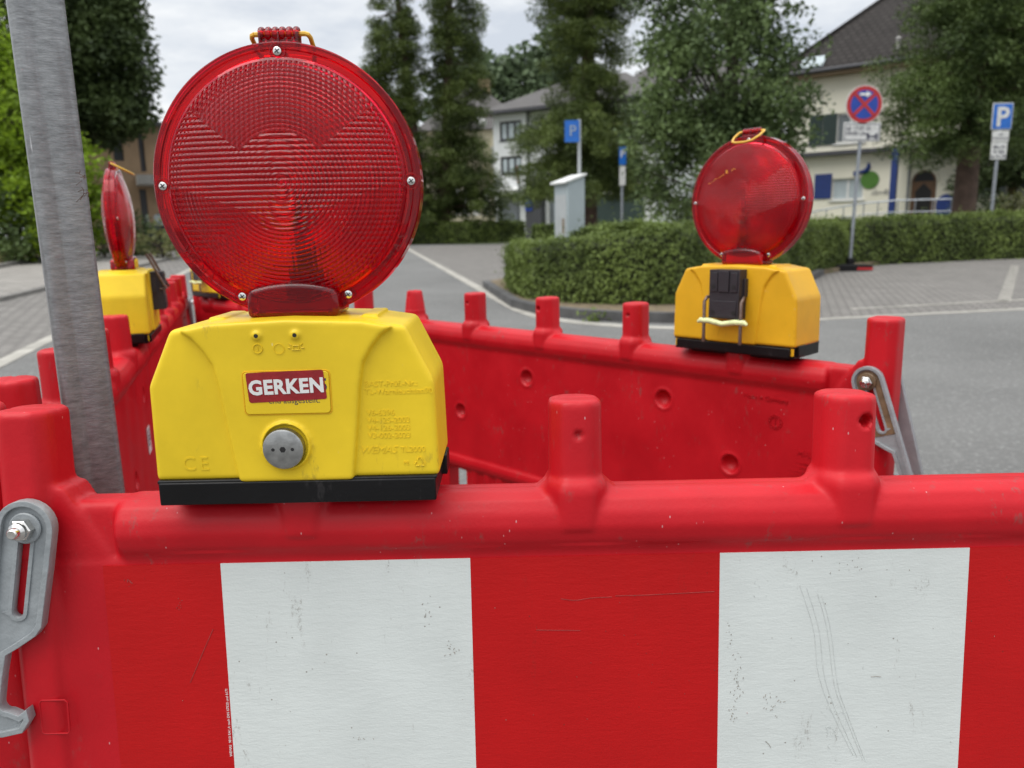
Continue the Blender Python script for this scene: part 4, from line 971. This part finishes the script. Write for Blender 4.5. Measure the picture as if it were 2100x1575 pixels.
def wall(x0, x1, z0, z1, holes, thick=.3, y=0):
    b = MB(); xs = sorted({x0, x1, *[h[0] for h in holes], *[h[1] for h in holes]}); zs = sorted({z0, z1, *[h[2] for h in holes], *[h[3] for h in holes]})
    xs = [q for q in xs if x0 <= q <= x1]; zs = [q for q in zs if z0 <= q <= z1]
    for i in range(len(xs) - 1):
        for j in range(len(zs) - 1):
            cx, cz = (xs[i] + xs[i + 1]) / 2, (zs[j] + zs[j + 1]) / 2
            if any(h[0] < cx < h[1] and h[2] < cz < h[3] for h in holes): continue
            b.box(xs[i], xs[i + 1], y, y + thick, zs[j], zs[j + 1])
    return b
def window(root, h, panes=2, rows=1, glass='glass', fr='frame', y=0, fw=.07, sill=True, name='window'):
    x0, x1, z0, z1 = h; f = MB(); e = .004
    f.box(x0 + e, x0 + fw, y + .10, y + .17, z0 + e, z1 - e); f.box(x1 - fw, x1 - e, y + .10, y + .17, z0 + e, z1 - e); f.box(x0 + fw, x1 - fw, y + .10, y + .17, z0 + e, z0 + fw); f.box(x0 + fw, x1 - fw, y + .10, y + .17, z1 - fw, z1 - e)
    w = (x1 - x0) / panes
    for i in range(1, panes): f.box(x0 + i * w - fw * .6, x0 + i * w + fw * .6, y + .10, y + .17, z0 + fw, z1 - fw)
    for j in range(1, rows):
        zz = z0 + (z1 - z0) * j / rows; f.box(x0 + fw, x1 - fw, y + .105, y + .165, zz - .025, zz + .025)
    if sill: f.box(x0 - .08, x1 + .08, y - .07, y + .10, z0 - .05, z0 - .003)
    fo = f.build(name, M[fr], root); g = MB(); g.box(x0 + fw * .5, x1 - fw * .5, y + .13, y + .14, z0 + fw * .5, z1 - fw * .5); g.build('pane', M[glass], fo)
    return fo
def roof_mesh(name, verts, faces, mt, root, uvs=True):
    me = bpy.data.meshes.new(name); me.from_pydata(verts, [], faces); me.update(); ul = me.uv_layers.new(name='UVMap')
    for p in me.polygons:
        n = p.normal; h = Vector((0, 0, 1)); t_ = h.cross(n); t_ = t_.normalized() if t_.length > 1e-4 else Vector((1, 0, 0)); s_ = n.cross(t_)
        for li in p.loop_indices: co = me.vertices[me.loops[li].vertex_index].co; ul.data[li].uv = (co.dot(t_), co.dot(s_))
    return link(name, me, mt, root)
# --- cream house on the right
F = Facade((11.79, 34), radians(-38)); R_ = F.root('cream_house', 'cream plastered house with big dark tiled roof behind the right hedge', 'house')
W5, D5, E5 = 22, 11, F.px(1618, 158)[1]
hU1 = F.rect(1716, 233, 1752, 292); hU1 = (hU1[0], hU1[0] + 1.1, hU1[2], hU1[3])
hW = F.rect(1706, 367, 1769, 409); hR1 = F.rect(2006, 352, 2064, 400); hR2 = F.rect(2075, 345, 2120, 398); hD = F.rect(1872, 344, 1915, 446)
holes = [hU1, hW, hR1, hR2, (hD[0], hD[1], 0, hD[3] - .55)]
def panel(root, h, name, mt, t=.05, y=0): b = MB(); b.box(h[0], h[1], y - t, y - .003, h[2], h[3]); return b.build(name, M[mt], root)
wall(0, W5, -.3, E5, holes).build('wall', M['cream'], R_)
b = MB(); b.box(.0, .3, .3, D5, -.3, E5); b.box(W5 - .3, W5, .3, D5, -.3, E5); b.box(.3, W5 - .3, D5 - .3, D5, -.3, E5); b.box(.3, W5 - .3, .31, D5 - .3, -.29, -.1); b.build('wall', M['cream'], R_)
b = MB(); b.box(.3, W5 - .3, 1.6, 1.8, -.1, E5 - .1); b.build('inner_wall', M['dgrey'], R_)
ov = .6; rh = 5.4
rv = [(-ov, -ov, E5), (W5 + ov, -ov, E5), (W5 + ov, D5 + ov, E5), (-ov, D5 + ov, E5), (D5 / 2 - .2, D5 / 2, E5 + rh), (W5 - D5 / 2, D5 / 2, E5 + rh)]
rf = roof_mesh('roof', rv, [(0, 1, 5, 4), (1, 2, 5), (2, 3, 4, 5), (3, 0, 4)], M['tile'], R_)
b = MB(); b.box(-ov, W5 + ov, -ov, D5 + ov, E5 - .22, E5 - .004); b.build('eaves', M['sandst'], R_)
b = MB(); b.tube([(-ov - .05, -ov - .07, E5 - .03), (W5 + ov, -ov - .07, E5 - .03)], .08, 8); b.build('gutter', M['dgrey'], R_)
b = MB(); b.tube([rv[0], rv[4]], .1, 6); b.build('hip_ridge', M['tile'], rf)
def on_roof(u, v):     # hit of the camera ray with the front roof slope, local coords
    o = Vector((0, 0, CAMH)); Rt = Matrix.Rotation(-F.th, 3, 'Z'); q = Rt @ (o - Vector((F.P.x, F.P.y, F.g))); d = Rt @ ray(u, v)
    nn = Vector((0, -rh, D5 / 2 + ov)); p0 = Vector(rv[0]); k = (p0 - q).dot(nn) / d.dot(nn); return q + d * k
p = on_roof(1668, 131); sl = Vector((0, D5 / 2 + ov, rh)).normalized(); nn = Vector((0, -rh, D5 / 2 + ov)).normalized()
b = MB(); ax = Vector((1, 0, 0))
vs = [p + ax * sx * .45 + sl * sy * .35 + nn * h for h in (.01, .10) for sx, sy in ((-1, -1), (1, -1), (1, 1), (-1, 1))]
b.add(vs, [(3, 2, 1, 0), (4, 5, 6, 7), (0, 1, 5, 4), (1, 2, 6, 5), (2, 3, 7, 6), (3, 0, 4, 7)]); b.build('skylight', M['glasslight'], rf)
p = on_roof(1841, 100); b = MB(); b.tube([p, p + Vector((0, 0, .4))], .07, 8); b.tube([p + Vector((0, 0, .36)), p + Vector((0, 0, .45))], [.12, .04], 8); b.build('vent_pipe', M['concrete'], rf)
window(R_, hU1); window(R_, hW, 2, 1, 'glasslight'); window(R_, hR1, 1, 1, 'glasslight'); window(R_, hR2, 1, 1, 'glass')
for h in (hR1, hR2):
    b = MB(); b.box(h[1] + .03, h[1] + .28, -.06, -.003, h[2] - .05, h[3] + .15); b.build('window_trim', M['olive'], R_)
s0 = F.rect(1662, 238, 1715, 296)
for k in range(2):
    xa = s0[0] + (s0[1] - s0[0]) * (k * .5); b = MB(); xb = xa + (s0[1] - s0[0]) * .48; b.box(xa, xb, -.05, -.003, s0[2], s0[3])
    for j in range(14): z = s0[2] + .12 + j * (s0[3] - s0[2] - .24) / 13; b.box(xa + .06, xb - .06, -.065, -.045, z - .03, z + .03)
    b.build('shutter', M['shutter'], R_)
panel(R_, F.rect(1672, 358, 1704, 407), 'blue_panel', 'blue')
# flat canopy over the ground floor
ct = F.px(1657, 322)[1]; c1 = F.px(1975, 309, -1.2)[0]
b = MB(); b.box(-.5, 4.6, -.45, -.003, ct - .02, ct + .13); b.build('canopy', M['dgrey'], R_); b = MB(); b.box(4.6, c1 + 4, -1.2, -.003, ct - .02, ct + .20); b.build('canopy', M['grey'], R_)
a = F.px(1826, 450, -1.1); c_ = F.px(1835, 316, -1.1); b = MB(); b.box(a[0] - .11, a[0] + .11, -1.12, -.90, 0, ct - .03); b.build('blue_pillar', M['blue'], R_)
a = F.px(1862, 400); b = MB(); b.tube([(a[0], -.08, 0), (a[0], -.08, ct - .03)], .05, 8); b.build('downpipe', M['grey'], R_)
# arched door
x0, x1, _, z1 = hD; rr = (x1 - x0) / 2; cxd = (x0 + x1) / 2; zt = z1 - .55
out = [(x0 + .004, .0)] + [(x1 - .004, .0)] + arc(cxd, zt, rr - .004, 0, pi, 14)
b = MB(); b.prism([(x, z) for x, z in out], -.012, -.002, XZ); 
do = b.build('door', M['door'], R_); b = MB(); b.prism([(cxd - .28, .3), (cxd + .28, .3), (cxd + .28, 1.7), (cxd, 2.0), (cxd - .28, 1.7)], -.02, -.013, XZ); b.build('door_glass', M['dark'], do)
b = MB(); b.prism(arc(cxd, zt + .02, rr - .08, 0, pi, 12), -.02, -.013, XZ); b.build('fanlight', M['dark'], do)
b = MB(); b.tube([(cxd + (rr + .05) * cos(pi * i / 14), -.03, zt + (rr + .05) * sin(pi * i / 14)) for i in range(15)], .05, 6); b.build('door_arch', M['cream'], do)
# green disc logo with blue arc
a = F.px(1784, 369); rr2 = (F.px(1803, 369)[0] - a[0]); b = MB(); b.prism(arc(a[0], a[1], rr2, 0, 2 * pi, 28)[:-1], -.04, -.003, XZ); b.build('green_disc', M['green'], R_)
q = [F.px(*p_) for p_ in ((1782, 334), (1782, 343), (1777, 350), (1769, 353), (1760, 354))]
b = MB(); b.tube([(p_[0], -.05, p_[1]) for p_ in q], [.04, .09, .10, .08, .04], 8); q = F.px(1757, 356); b.prism(arc(q[0], q[1], .12, 0, 2 * pi, 14)[:-1], -.09, -.06, XZ); b.build('blue_swoosh', M['blue'], R_)
q = F.px(1785, 400); tm = xform(text_mesh('dav&l', .32, .008, -.004, shear=.3), T((q[0], -.012, q[1])) @ FRONT); link('wall_graffiti', tm, M['grey'], R_)
# railing with two bars, mailbox
rl = empty('railing', (F.P.x, F.P.y, F.g), F.th); tag(rl, 'thin grey steel ramp railing along the front of the cream house', 'railing')
off = -2.2; b = MB(); b2 = MB()
pts = [(1655, 437), (1700, 428), (1770, 417), (1840, 411), (1960, 408)]; lo_ = [(x, z, y_) for (x, z), y_ in [(F.px(u, v, off), off) for u, v in pts]]
b.tube([(p_[0], off, p_[1]) for p_ in lo_], .03, 6); rail2 = MB(); rail2.tube([(p_[0], off, p_[1] - .42) for p_ in lo_], .022, 6)
b.build('handrail', M['steel'], rl); rail2.build('lower_rail', M['steel'], rl)
for u in (1658, 1695, 1730, 1771, 1800, 1840, 1876, 1912, 1950):
    x = F.px(u, 430, off)[0]; zt_ = np.interp(x, [p_[0] for p_ in lo_], [p_[1] for p_ in lo_]); b = MB(); b.tube([(x, off, 0), (x, off, float(zt_))], .022, 6); b.build('baluster', M['steel'], rl)
h = F.rect(1924, 399, 1962, 445, -.6); b = MB(); w_ = (h[1] - h[0]) / 2
b.prism([(h[0], 0), (h[1], 0)] + arc((h[0] + h[1]) / 2, h[3] - w_, w_, 0, pi, 12), -.9, -.45, XZ); o = b.build('collection_box', M['blue'], None); o.location = (F.P.x, F.P.y, F.g); o.rotation_euler = (0, 0, F.th)
tag(o, 'dark blue round-topped box beside the arched door', 'post box')
# --- grey-white house in the middle
F = Facade((at_y(1012, 300, 60).x, 60), radians(-30)); R_ = F.root('grey_house', 'pale grey three-storey house with white awning behind the parking machine', 'house')
E3 = F.px(1014, 232)[1]; W3 = F.px(1078, 300)[0]; W3b = F.px(1340, 300)[0]
h1 = F.rect(1024, 250, 1070, 286); h2 = F.rect(1026, 322, 1070, 356); h3 = F.rect(1022, 402, 1064, 452); h3 = (h3[0], h3[1], .35, h3[3])
wall(0, W3, -.3, E3, [h1, h2, h3]).build('wall', M['greyw'], R_)
h1b, h2b = (W3 + 1.2, W3 + 3.2, h1[2], h1[3]), (W3 + 5, W3 + 8, h1[2], h1[3]); h2c, h2d = (W3 + 1.2, W3 + 3.2, h2[2], h2[3]), (W3 + 5, W3 + 8, h2[2], h2[3])
gar = F.rect(1212, 386, 1272, 452); gar = (gar[0], gar[1] + 1.5, 0.02, gar[3]); dor = F.rect(1117, 388, 1134, 452); dor = (dor[0], dor[1], .02, dor[3])
wall(W3, W3b, -.3, E3 + .6, [h1b, h2b, h2c, h2d, gar, dor], y=.5).build('wall', M['greyw'], R_)
b = MB(); b.box(0, .3, .3, 10, -.3, E3); b.box(W3b - .3, W3b, .8, 10, -.3, E3); b.box(.3, W3b - .3, 9.7, 10, -.3, E3); b.build('wall', M['greyw'], R_)
b = MB(); b.box(.3, W3b - .3, 1.9, 2.0, -.1, E3 - .1); b.build('inner_wall', M['dgrey'], R_)
window(R_, h1, 3, 1, 'glasslight', 'dgrey', fw=.16); window(R_, h2, 3, 1, 'glasslight', 'dgrey', fw=.16); window(R_, h3, 1, 1, 'glass', 'dgrey', fw=.14)
for h in (h1b, h2b, h2c, h2d): window(R_, h, 2, 1, 'glass', 'frame', y=.5)
window(R_, dor, 1, 1, 'glass', 'frame', y=.5, sill=False, name='door')
b = MB(); b.box(gar[0] + .01, gar[1] - .01, .65, .7, gar[2], gar[3] - .01); b.build('garage_opening', M['shutter'], R_)
rf = roof_mesh('roof', [(-.7, -.8, E3 + .05), (W3b + .5, -.8, E3 + .05), (W3b + .5, 11, E3 + .05), (-.7, 11, E3 + .05), (4, 5, E3 + 2.7), (W3b - 4, 5, E3 + 2.7)], [(0, 1, 5, 4), (1, 2, 5), (2, 3, 4, 5), (3, 0, 4)], M['slate'], R_)
b = MB(); b.box(-.7, W3b + .5, -.8, 11, E3 - .15, E3 + .046); b.build('eaves', M['dgrey'], R_)
a = F.px(1003, 240, -.6); b = MB(); b.tube([(-.9, -.6, E3 - .5), (-.35, -.6, E3 - .75)], .28, 10); b.build('eave_lamp', M['frame'], R_)
h = F.rect(1003, 385, 1061, 399, -1.0); b = MB(); b.tube([(h[0], -.7, (h[2] + h[3]) / 2), (h[1], -.7, (h[2] + h[3]) / 2)], .26, 10); b.box(h[0], h[1], -.6, -.003, h[2], h[3]); b.build('awning', M['frame'], R_)
h = F.rect(1071, 362, 1113, 452, 0); b = MB(); b.box(W3 + .01, F.px(1112, 400)[0], -.2, .49, -.2, h[3]); b.build('entrance_wall', M['dgrey'], R_)
h = F.rect(1077, 403, 1092, 432, -.2); b = MB(); b.box(h[0], h[1], -.26, -.205, h[2], h[3]); b.build('blue_signboard', M['signblue'], R_)
h = F.rect(1208, 364, 1262, 384, .5); b = MB(); b.box(h[0], h[1] + 2, .2, .497, h[2], h[3]); b.build('fascia_board', M['frame'], R_)
h = F.rect(1241, 385, 1260, 398, .2); b = MB(); b.box(h[0], h[1], -.1, .0, h[2], h[3]); b.build('hanging_sign', M['frame'], R_)
# --- beige house behind it
F = Facade((at_y(865, 300, 68).x, 68), radians(-4)); R_ = F.root('beige_house', 'beige stone house with grey mansard roof left of the grey house', 'house')
W2 = F.px(1016, 300)[0]; E2 = F.px(960, 267)[1]; hs = []
for u in (931, 948, 968, 990): hs.append(F.rect(u, 385, u + 15, 440))
hs.append(F.rect(1007, 300, 1014, 350)); 
wall(0, W2 + 3, -.3, E2, hs).build('wall', M['beige'], R_)
for h in hs: window(R_, h, 2, 3, 'glass', 'frame', fw=.12)
b = MB(); b.box(0, .3, .3, 9, -.3, E2); b.box(W2 + 2.7, W2 + 3, .3, 9, -.3, E2); b.box(.3, W2 + 2.7, 1.4, 1.5, 0, E2); b.build('wall', M['beige'], R_)
l_ = F.px(1000, 355)[1]; b = MB(); b.box(-.2, W2 + 3, -.25, -.003, l_, l_ + .35); b.build('cornice', M['beige'], R_)
roof_mesh('roof', [(-.5, -.5, E2), (W2 + 3.5, -.5, E2), (W2 + 3.5, 10, E2), (-.5, 10, E2), (3.4, 3.4, E2 + 3.9), (W2 - 1.5, 3.4, E2 + 3.9), (W2 - 1.5, 6, E2 + 3.9), (3.4, 6, E2 + 3.9)], [(0, 1, 5, 4), (1, 2, 6, 5), (2, 3, 7, 6), (3, 0, 4, 7), (4, 5, 6, 7)], M['slate'], R_)
b = MB(); b.box(W2 * .72, W2 * .72 + 1, 4, 5, E2 + 2, E2 + 4.8); b.build('chimney', M['tan'], R_)
# --- house roof glimpsed behind the broadleaf tree
F = Facade((at_y(1268, 300, 70).x, 70), radians(-12)); R_ = F.root('grey_house', 'grey-roofed house glimpsed behind the leafy deciduous tree', 'house')
E4 = F.px(1290, 185)[1]; W4 = 12; h = [(1, 2.4, E4 - 2.6, E4 - 1), (4, 5.4, E4 - 2.6, E4 - 1), (7, 8.4, E4 - 2.6, E4 - 1)]
wall(0, W4, -.3, E4, h).build('wall', M['greyw'], R_)
for q in h: window(R_, q, 2, 1)
b = MB(); b.box(0, .3, .3, 9, -.3, E4); b.box(.3, W4, 1.4, 1.5, 0, E4); b.build('wall', M['greyw'], R_)
roof_mesh('roof', [(-.5, -.5, E4), (W4 + .5, -.5, E4), (W4 + .5, 10, E4), (-.5, 10, E4), (3.5, 4.5, E4 + 3.4), (W4 - 3, 4.5, E4 + 3.4)], [(0, 1, 5, 4), (1, 2, 5), (2, 3, 4, 5), (3, 0, 4)], M['slate'], R_)
# --- tan building on the left
F = Facade((at_y(150, 300, 31).x, 31), radians(27)); R_ = F.root('tan_building', 'tan brick building with dark tall windows under the dark tree on the left', 'building')
W1 = F.px(330, 300)[0]; hs = [F.rect(277, 236, 301, 352), (*F.rect(285, 390, 306, 452)[:2], .1, F.px(300, 388)[1]), F.rect(225, 250, 255, 330)]
wall(0, W1, -.3, 4.9, hs).build('wall', M['tan'], R_)
for h in hs: window(R_, h, 2, 4, 'glass', 'dgrey', sill=False)
b = MB(); b.box(W1 - .3, W1, .3, 6, -.3, 4.9); b.box(0, .3, .3, 6, -.3, 4.9); b.box(.3, W1 - .3, 1.4, 1.5, 0, 4.8); b.build('wall', M['tan'], R_)
b = MB(); b.box(-.3, W1 + .3, -.3, 6.3, 4.904, 5.05); b.build('roof', M['dgrey'], R_)
h = F.rect(280, 359, 326, 384, -1.2); b = MB(); b.box(h[0], W1 + .2, -1.5, -.003, h[2] + .1, h[3]); b.build('canopy_slab', M['concrete'], R_)
#--SECTION-STREET--
# ------------------------------------------------------------------ street furniture
def post_at(u, vb, y, name, label, cat, group=None):
    x = at_y(u, vb, y).x; o = empty(name, (x, y, gz(y))); tag(o, label, cat, group); return o, x
# no-stopping sign on a portable foot
y = 14.4; g = at_g(1742, 556); y = g.y
o, x = post_at(1744, 550, y, 'no_stopping_sign', 'round red and blue no-stopping sign with white plate, on a portable foot by the hedge', 'traffic sign')
def loc(u, v, yy=None): p = at_y(u, v, yy or y); return (p.x - x, p.z - gz(y))
top = loc(1776, 180); rad = (loc(1815, 215)[0] - loc(1739, 215)[0]) / 2; cz = loc(1777, 214)[1]; cxs = loc(1777, 214)[0]
pb = loc(1742, 548); pt = loc(1764, 290)
b = MB(); b.tube([(0, .05, 0), (0, .05, cz + rad * .8)], .03, 12); b.build('pole', M['steel'], o, smooth=True)
b = MB(); b.tube([(.0, .0, cz), (.0, .018, cz)], rad, 40); so = b.build('sign_disc', M['signwhite'], o)
b = MB(); b.tube([(.0, -.004, cz), (.0, -.0005, cz)], rad * .955, 40); b.build('red_ring', M['signred'], so)
b = MB(); b.tube([(.0, -.008, cz), (.0, -.0045, cz)], rad * .74, 40); b.build('blue_field', M['signblue'], so)
b = MB()
for a in (pi / 4, 3 * pi / 4):
    d = Vector((cos(a), sin(a))); q = Vector((-d.y, d.x)) * rad * .085; e = rad * .76; dy = 0 if a < 1 else .0015
    P_ = [(-d.x * e - q.x, cz - d.y * e - q.y), (d.x * e - q.x, cz + d.y * e - q.y), (d.x * e + q.x, cz + d.y * e + q.y), (-d.x * e + q.x, cz - d.y * e + q.y)]
    b.prism(P_, -.012 - dy, -.0085, XZ)
b.build('red_cross', M['signred'], so)
b = MB(); k = rad; b.prism([(-.30 * k, cz + .45 * k), (.06 * k, cz + .45 * k), (.06 * k, cz + .36 * k), (.32 * k, cz + .52 * k), (.06 * k, cz + .68 * k), (.06 * k, cz + .58 * k), (-.30 * k, cz + .58 * k)], -.019, -.0145, XZ); b.build('white_arrow', M['frame'], so)
z1, z0 = loc(1770, 251)[1], loc(1770, 290)[1]; wv_ = (loc(1808, 270)[0] - loc(1732, 270)[0]) / 2
b = MB(); b.box(-wv_, wv_, 0, .018, z0, z1); po = b.build('time_plate', M['signwhite'], o, bevel=.01)
b = MB(); f_ = .012; e = .02
b.box(-wv_ + e, wv_ - e, -.003, -.0005, z0 + e, z0 + e + f_); b.box(-wv_ + e, wv_ - e, -.003, -.0005, z1 - e - f_, z1 - e); b.box(-wv_ + e, -wv_ + e + f_, -.003, -.0005, z0 + e + f_, z1 - e - f_); b.box(wv_ - e - f_, wv_ - e, -.003, -.0005, z0 + e + f_, z1 - e - f_)
b.build('plate_border', M['ink'], po)
tm = xform(text_mesh('ab 17.07.25\n09:00 Uhr', .095, .001, .0008, lines=.95), T((-wv_ + .05, -.003, z1 - .13)) @ FRONT); link('plate_lettering', tm, M['ink'], po)
b = MB(); b.box(wv_ * .30, wv_ * .82, -.004, -.0005, z0 + .07, z0 + .10); 
for s_ in (0, 1): b.box(wv_ * (.28 + .44 * s_), wv_ * (.40 + .44 * s_), -.0065, -.0042, z0 + .045, z0 + .14)
b.build('pictogram', M['ink'], po)
b = MB(); b.box(-.34, .34, -.17, .22, .0, .12); b.box(-.25, .25, -.12, .17, .10, .13); b.box(-.06, .06, -.01, .11, .13, .24); b.build('foot', M['footmat'] if 'footmat' in M else M['black'], o, bevel=.01)
b = MB(); b.box(.05, .34, -.176, -.1715, .03, .075); b.build('foot_stripe', M['signred'], o)
o.rotation_euler = (0, radians(1.2), 0)
# parking sign on the right
y = 18.5
o, x = post_at(2037, 430, y, 'parking_sign', 'blue P parking sign with two white plates on a grey post, far right', 'traffic sign', 'parking signs')
zz = [loc(2055, v)[1] for v in (211, 266, 268, 291, 292, 327)]; w_ = (loc(2076, 240)[0] - loc(2034, 240)[0]) / 2
b = MB(); b.tube([(0, .06, -.1), (0, .06, zz[0] - .05)], .038, 12); b.build('pole', M['steel'], o, smooth=True)
b = MB(); b.box(-w_, w_, 0, .02, zz[1], zz[0]); s = b.build('sign_panel', M['signwhite'], o, bevel=.03)
b = MB(); b.box(-w_ + .02, w_ - .02, -.004, -.0005, zz[1] + .02, zz[0] - .02); b.build('blue_field', M['bluesign'], s)
hh = zz[0] - zz[1]; tm = xform(text_mesh('P', hh * 1.0, .002, .014, 'CENTER'), T((0, -.0075, zz[1] + hh * .15)) @ FRONT); link('letter', tm, M['signwhite'], s)
b = MB(); b.box(-w_ * .8, w_ * .85, 0, .02, zz[3], zz[2]); s = b.build('supplementary_plate', M['signwhite'], o, bevel=.01)
tm = xform(text_mesh('mit\nParkschein', .085, .001, 0, 'CENTER', lines=.95), T((0, -.002, zz[2] - .11)) @ FRONT); link('plate_lettering', tm, M['ink'], s)
b = MB(); b.box(-w_ * .8, w_ * .78, 0, .02, zz[5], zz[4]); s = b.build('supplementary_plate', M['signwhite'], o, bevel=.01)
tm = xform(text_mesh('Mo-Fr\n9-18h\nSa 9-13h', .11, .001, .001, 'CENTER', lines=.95), T((0, -.002, zz[4] - .14)) @ FRONT); link('plate_lettering', tm, M['ink'], s)
# narrow parking sign in the middle distance
y = 24.5
o, x = post_at(1276, 440, y, 'parking_sign', 'narrow blue sign above a white plate on a grey post, left of the leafy tree', 'traffic sign', 'parking signs')
zz = [loc(1275, v)[1] for v in (301, 338, 341, 380)]; w_ = (loc(1283, 340)[0] - loc(1269, 340)[0]) / 2
b = MB(); b.tube([(0, .06, -.1), (0, .06, zz[0])], .04, 10); b.build('pole', M['steel'], o, smooth=True)
b = MB(); b.box(-w_, w_, 0, .02, zz[1], zz[0]); s = b.build('sign_panel', M['bluesign'], o)
tm = xform(text_mesh('P', (zz[0] - zz[1]) * .55, .002, .005, 'CENTER'), T((0, -.004, zz[1] + .22)) @ FRONT); link('letter', tm, M['signwhite'], s)
b = MB(); b.box(-w_ * .9, w_ * .9, 0, .02, zz[3], zz[2]); b.build('supplementary_plate', M['signwhite'], o)
# parking ticket machine with flag sign
y = 12.6; x = at_y(1165, 480, y).x
o = empty('ticket_machine', (x, y, gz(y)), radians(28)); tag(o, 'pale blue-grey parking ticket machine with slanted roof behind the island hedge', 'ticket machine')
zl, zr = at_y(1140, 376, y).z - gz(y), at_y(1190, 362, y).z - gz(y)
b = MB(); b.prism([(-.13, 0), (.19, 0), (.19, zr), (-.13, zl)], -.20, .20, XZ); c_ = b.build('cabinet', M['machine'], o, bevel=.01)
b = MB(); b.prism([(-.19, zl - .02), (.21, zr + .01), (.21, zr + .045), (-.19, zl + .015)], -.23, .23, XZ); b.build('roof_plate', M['frame'], o, bevel=.005)
b = MB(); b.box(-.136, -.131, -.16, .16, .25, 1.45); fp = b.build('front_panel', M['machine2'], o)
b = MB(); b.box(-.142, -.137, -.08, .10, .52, .60); b.build('display', M['bluesign'], fp)
b = MB(); b.box(-.142, -.137, -.10, -.05, .85, 1.08); b.build('tariff_label', M['sandst'], fp)
b = MB(); pt_ = at_y(1193, 243, y).z - gz(y); b.tube([(.22, -.0, 0), (.22, -.0, pt_)], .028, 12); b.build('flag_pole', M['machine2'], o, smooth=True)
# blue flag sign faces the camera
o2 = empty('parking_sign', (at_y(1191, 300, y).x, y, gz(y))); tag(o2, 'square blue P flag sign on the ticket machine pole', 'traffic sign', 'parking signs')
x = o2.location.x; a, c_ = loc(1158, 247), loc(1188, 291)
b = MB(); b.box(a[0], c_[0], -.01, .02, c_[1], a[1]); s = b.build('sign_panel', M['bluesign'], o2)
tm = xform(text_mesh('P', (a[1] - c_[1]) * .72, .002, -.0015, 'CENTER'), T(((a[0] + c_[0]) / 2 + .01, -.013, c_[1] + .09)) @ FRONT); link('letter', tm, M['machine'], s)
# thin red-white sign seen edge-on with foot, and an orange block
y = at_g(1067, 496).y
o, x = post_at(1066, 480, y, 'road_sign', 'thin sign seen edge-on with a red stripe, on a black foot by the far hedge', 'traffic sign')
zt = loc(1066, 340)[1]; b = MB(); b.tube([(0, .0, 0), (0, .0, zt)], .035, 10); b.build('pole', M['steel'], o, smooth=True)
b = MB(); b.box(-.09, -.05, -.2, .2, zt - .8, zt); b.build('sign_panel', M['signred'], o); b = MB(); b.box(-.4, .4, -.2, .2, 0, .1); b.build('foot', M['black'], o, bevel=.02)
M['orange'] = simple('orange plastic', (.75, .30, .12), .5)
p = at_g(1076, 500); b = MB(); b.prism([(-.30, 0), (.30, 0), (.24, .10), (.10, .16), (-.14, .15), (-.26, .08)], -.15, .15, XZ); o = b.build('sandbag', M['orange'], None, bevel=.03); o.location = (p.x, p.y, gz(p.y)); tag(o, 'orange sandbag lying in front of the black sign foot', 'sandbag')
# striped construction barrier far behind the disc edge
p = at_y(878, 440, 37); o = empty('barrier_board', (p.x, 37, gz(37))); tag(o, 'small red and white construction board half hidden by the big lamp', 'barrier board')
for s_ in (-1, 1): b = MB(); b.tube([(s_ * .5, 0, 0), (s_ * .5, 0, 1.3)], .03, 8); b.build('leg', M['frame'], o)
b = MB()
for i in range(6):
    b.mi = i % 2; b.box(-.6 + i * .2, -.4 + i * .2, -.03, -.001, .95, 1.45)
b.build('striped_board', [M['signwhite'], M['orange']], o)
# dark red rubber foot on the left pavement
p = at_g(362, 518); b = MB(); b.box(-.35, .35, -.18, .18, 0, .1); b.box(-.1, .1, -.08, .08, .1, .16); o = b.build('rubber_foot', simple('dark red rubber', (.12, .02, .03), .7), None, bevel=.02); o.location = (p.x, p.y, gz(p.y) + .075); tag(o, 'dark red rubber sign foot lying on the pavement left of the big lamp', 'sign foot')
# parked car glimpsed left of the lamp
def car():
    y = 33; x = at_y(352, 455, y).x; o = empty('parked_car', (x, y, gz(y)), radians(8)); tag(o, 'dark car with pale windscreen, mostly hidden behind the left rim of the big lamp', 'car')
    side = [(-2.1, .35), (2.1, .35), (2.15, .75), (2.0, .95), (1.2, 1.02), (-1.3, 1.05), (-2.05, .95), (-2.15, .6)]
    b = MB(); b.prism(side, -.85, .85, XZ); b.build('body', M['carpaint'], o, bevel=.08)
    cab = [(-1.5, 1.04), (1.05, 1.01), (.45, 1.46), (-.95, 1.5)]; b = MB(); b.prism(cab, -.78, .78, XZ, [(p_[0] * 1, p_[1]) for p_ in cab]); b.build('cabin', M['glasslight'], o, bevel=.06)
    b = MB(); b.prism([(-.95, 1.47), (.45, 1.43), (.42, 1.50), (-.93, 1.54)], -.74, .74, XZ); b.build('roof', M['carpaint'], o, bevel=.03)
    for wx in (-1.35, 1.35):
        for wy in (-.80, .80):
            b = MB(); b.tube([(wx, wy - .1, .33), (wx, wy + .1, .33)], .33, 24); w = b.build('wheel', M['black'], o, bevel=.03); b = MB(); b.tube([(wx, wy - .115, .33), (wx, wy + .115, .33)], .19, 16); b.build('rim', M['zinc'], w)
    for wy in (-.6, .6): b = MB(); b.box(2.05, 2.17, wy - .2, wy + .2, .68, .82); b.build('headlight', M['glasslight'], o, bevel=.02)
M['carpaint'] = simple('dark blue car paint', (.03, .035, .06), .25, .3)
car()
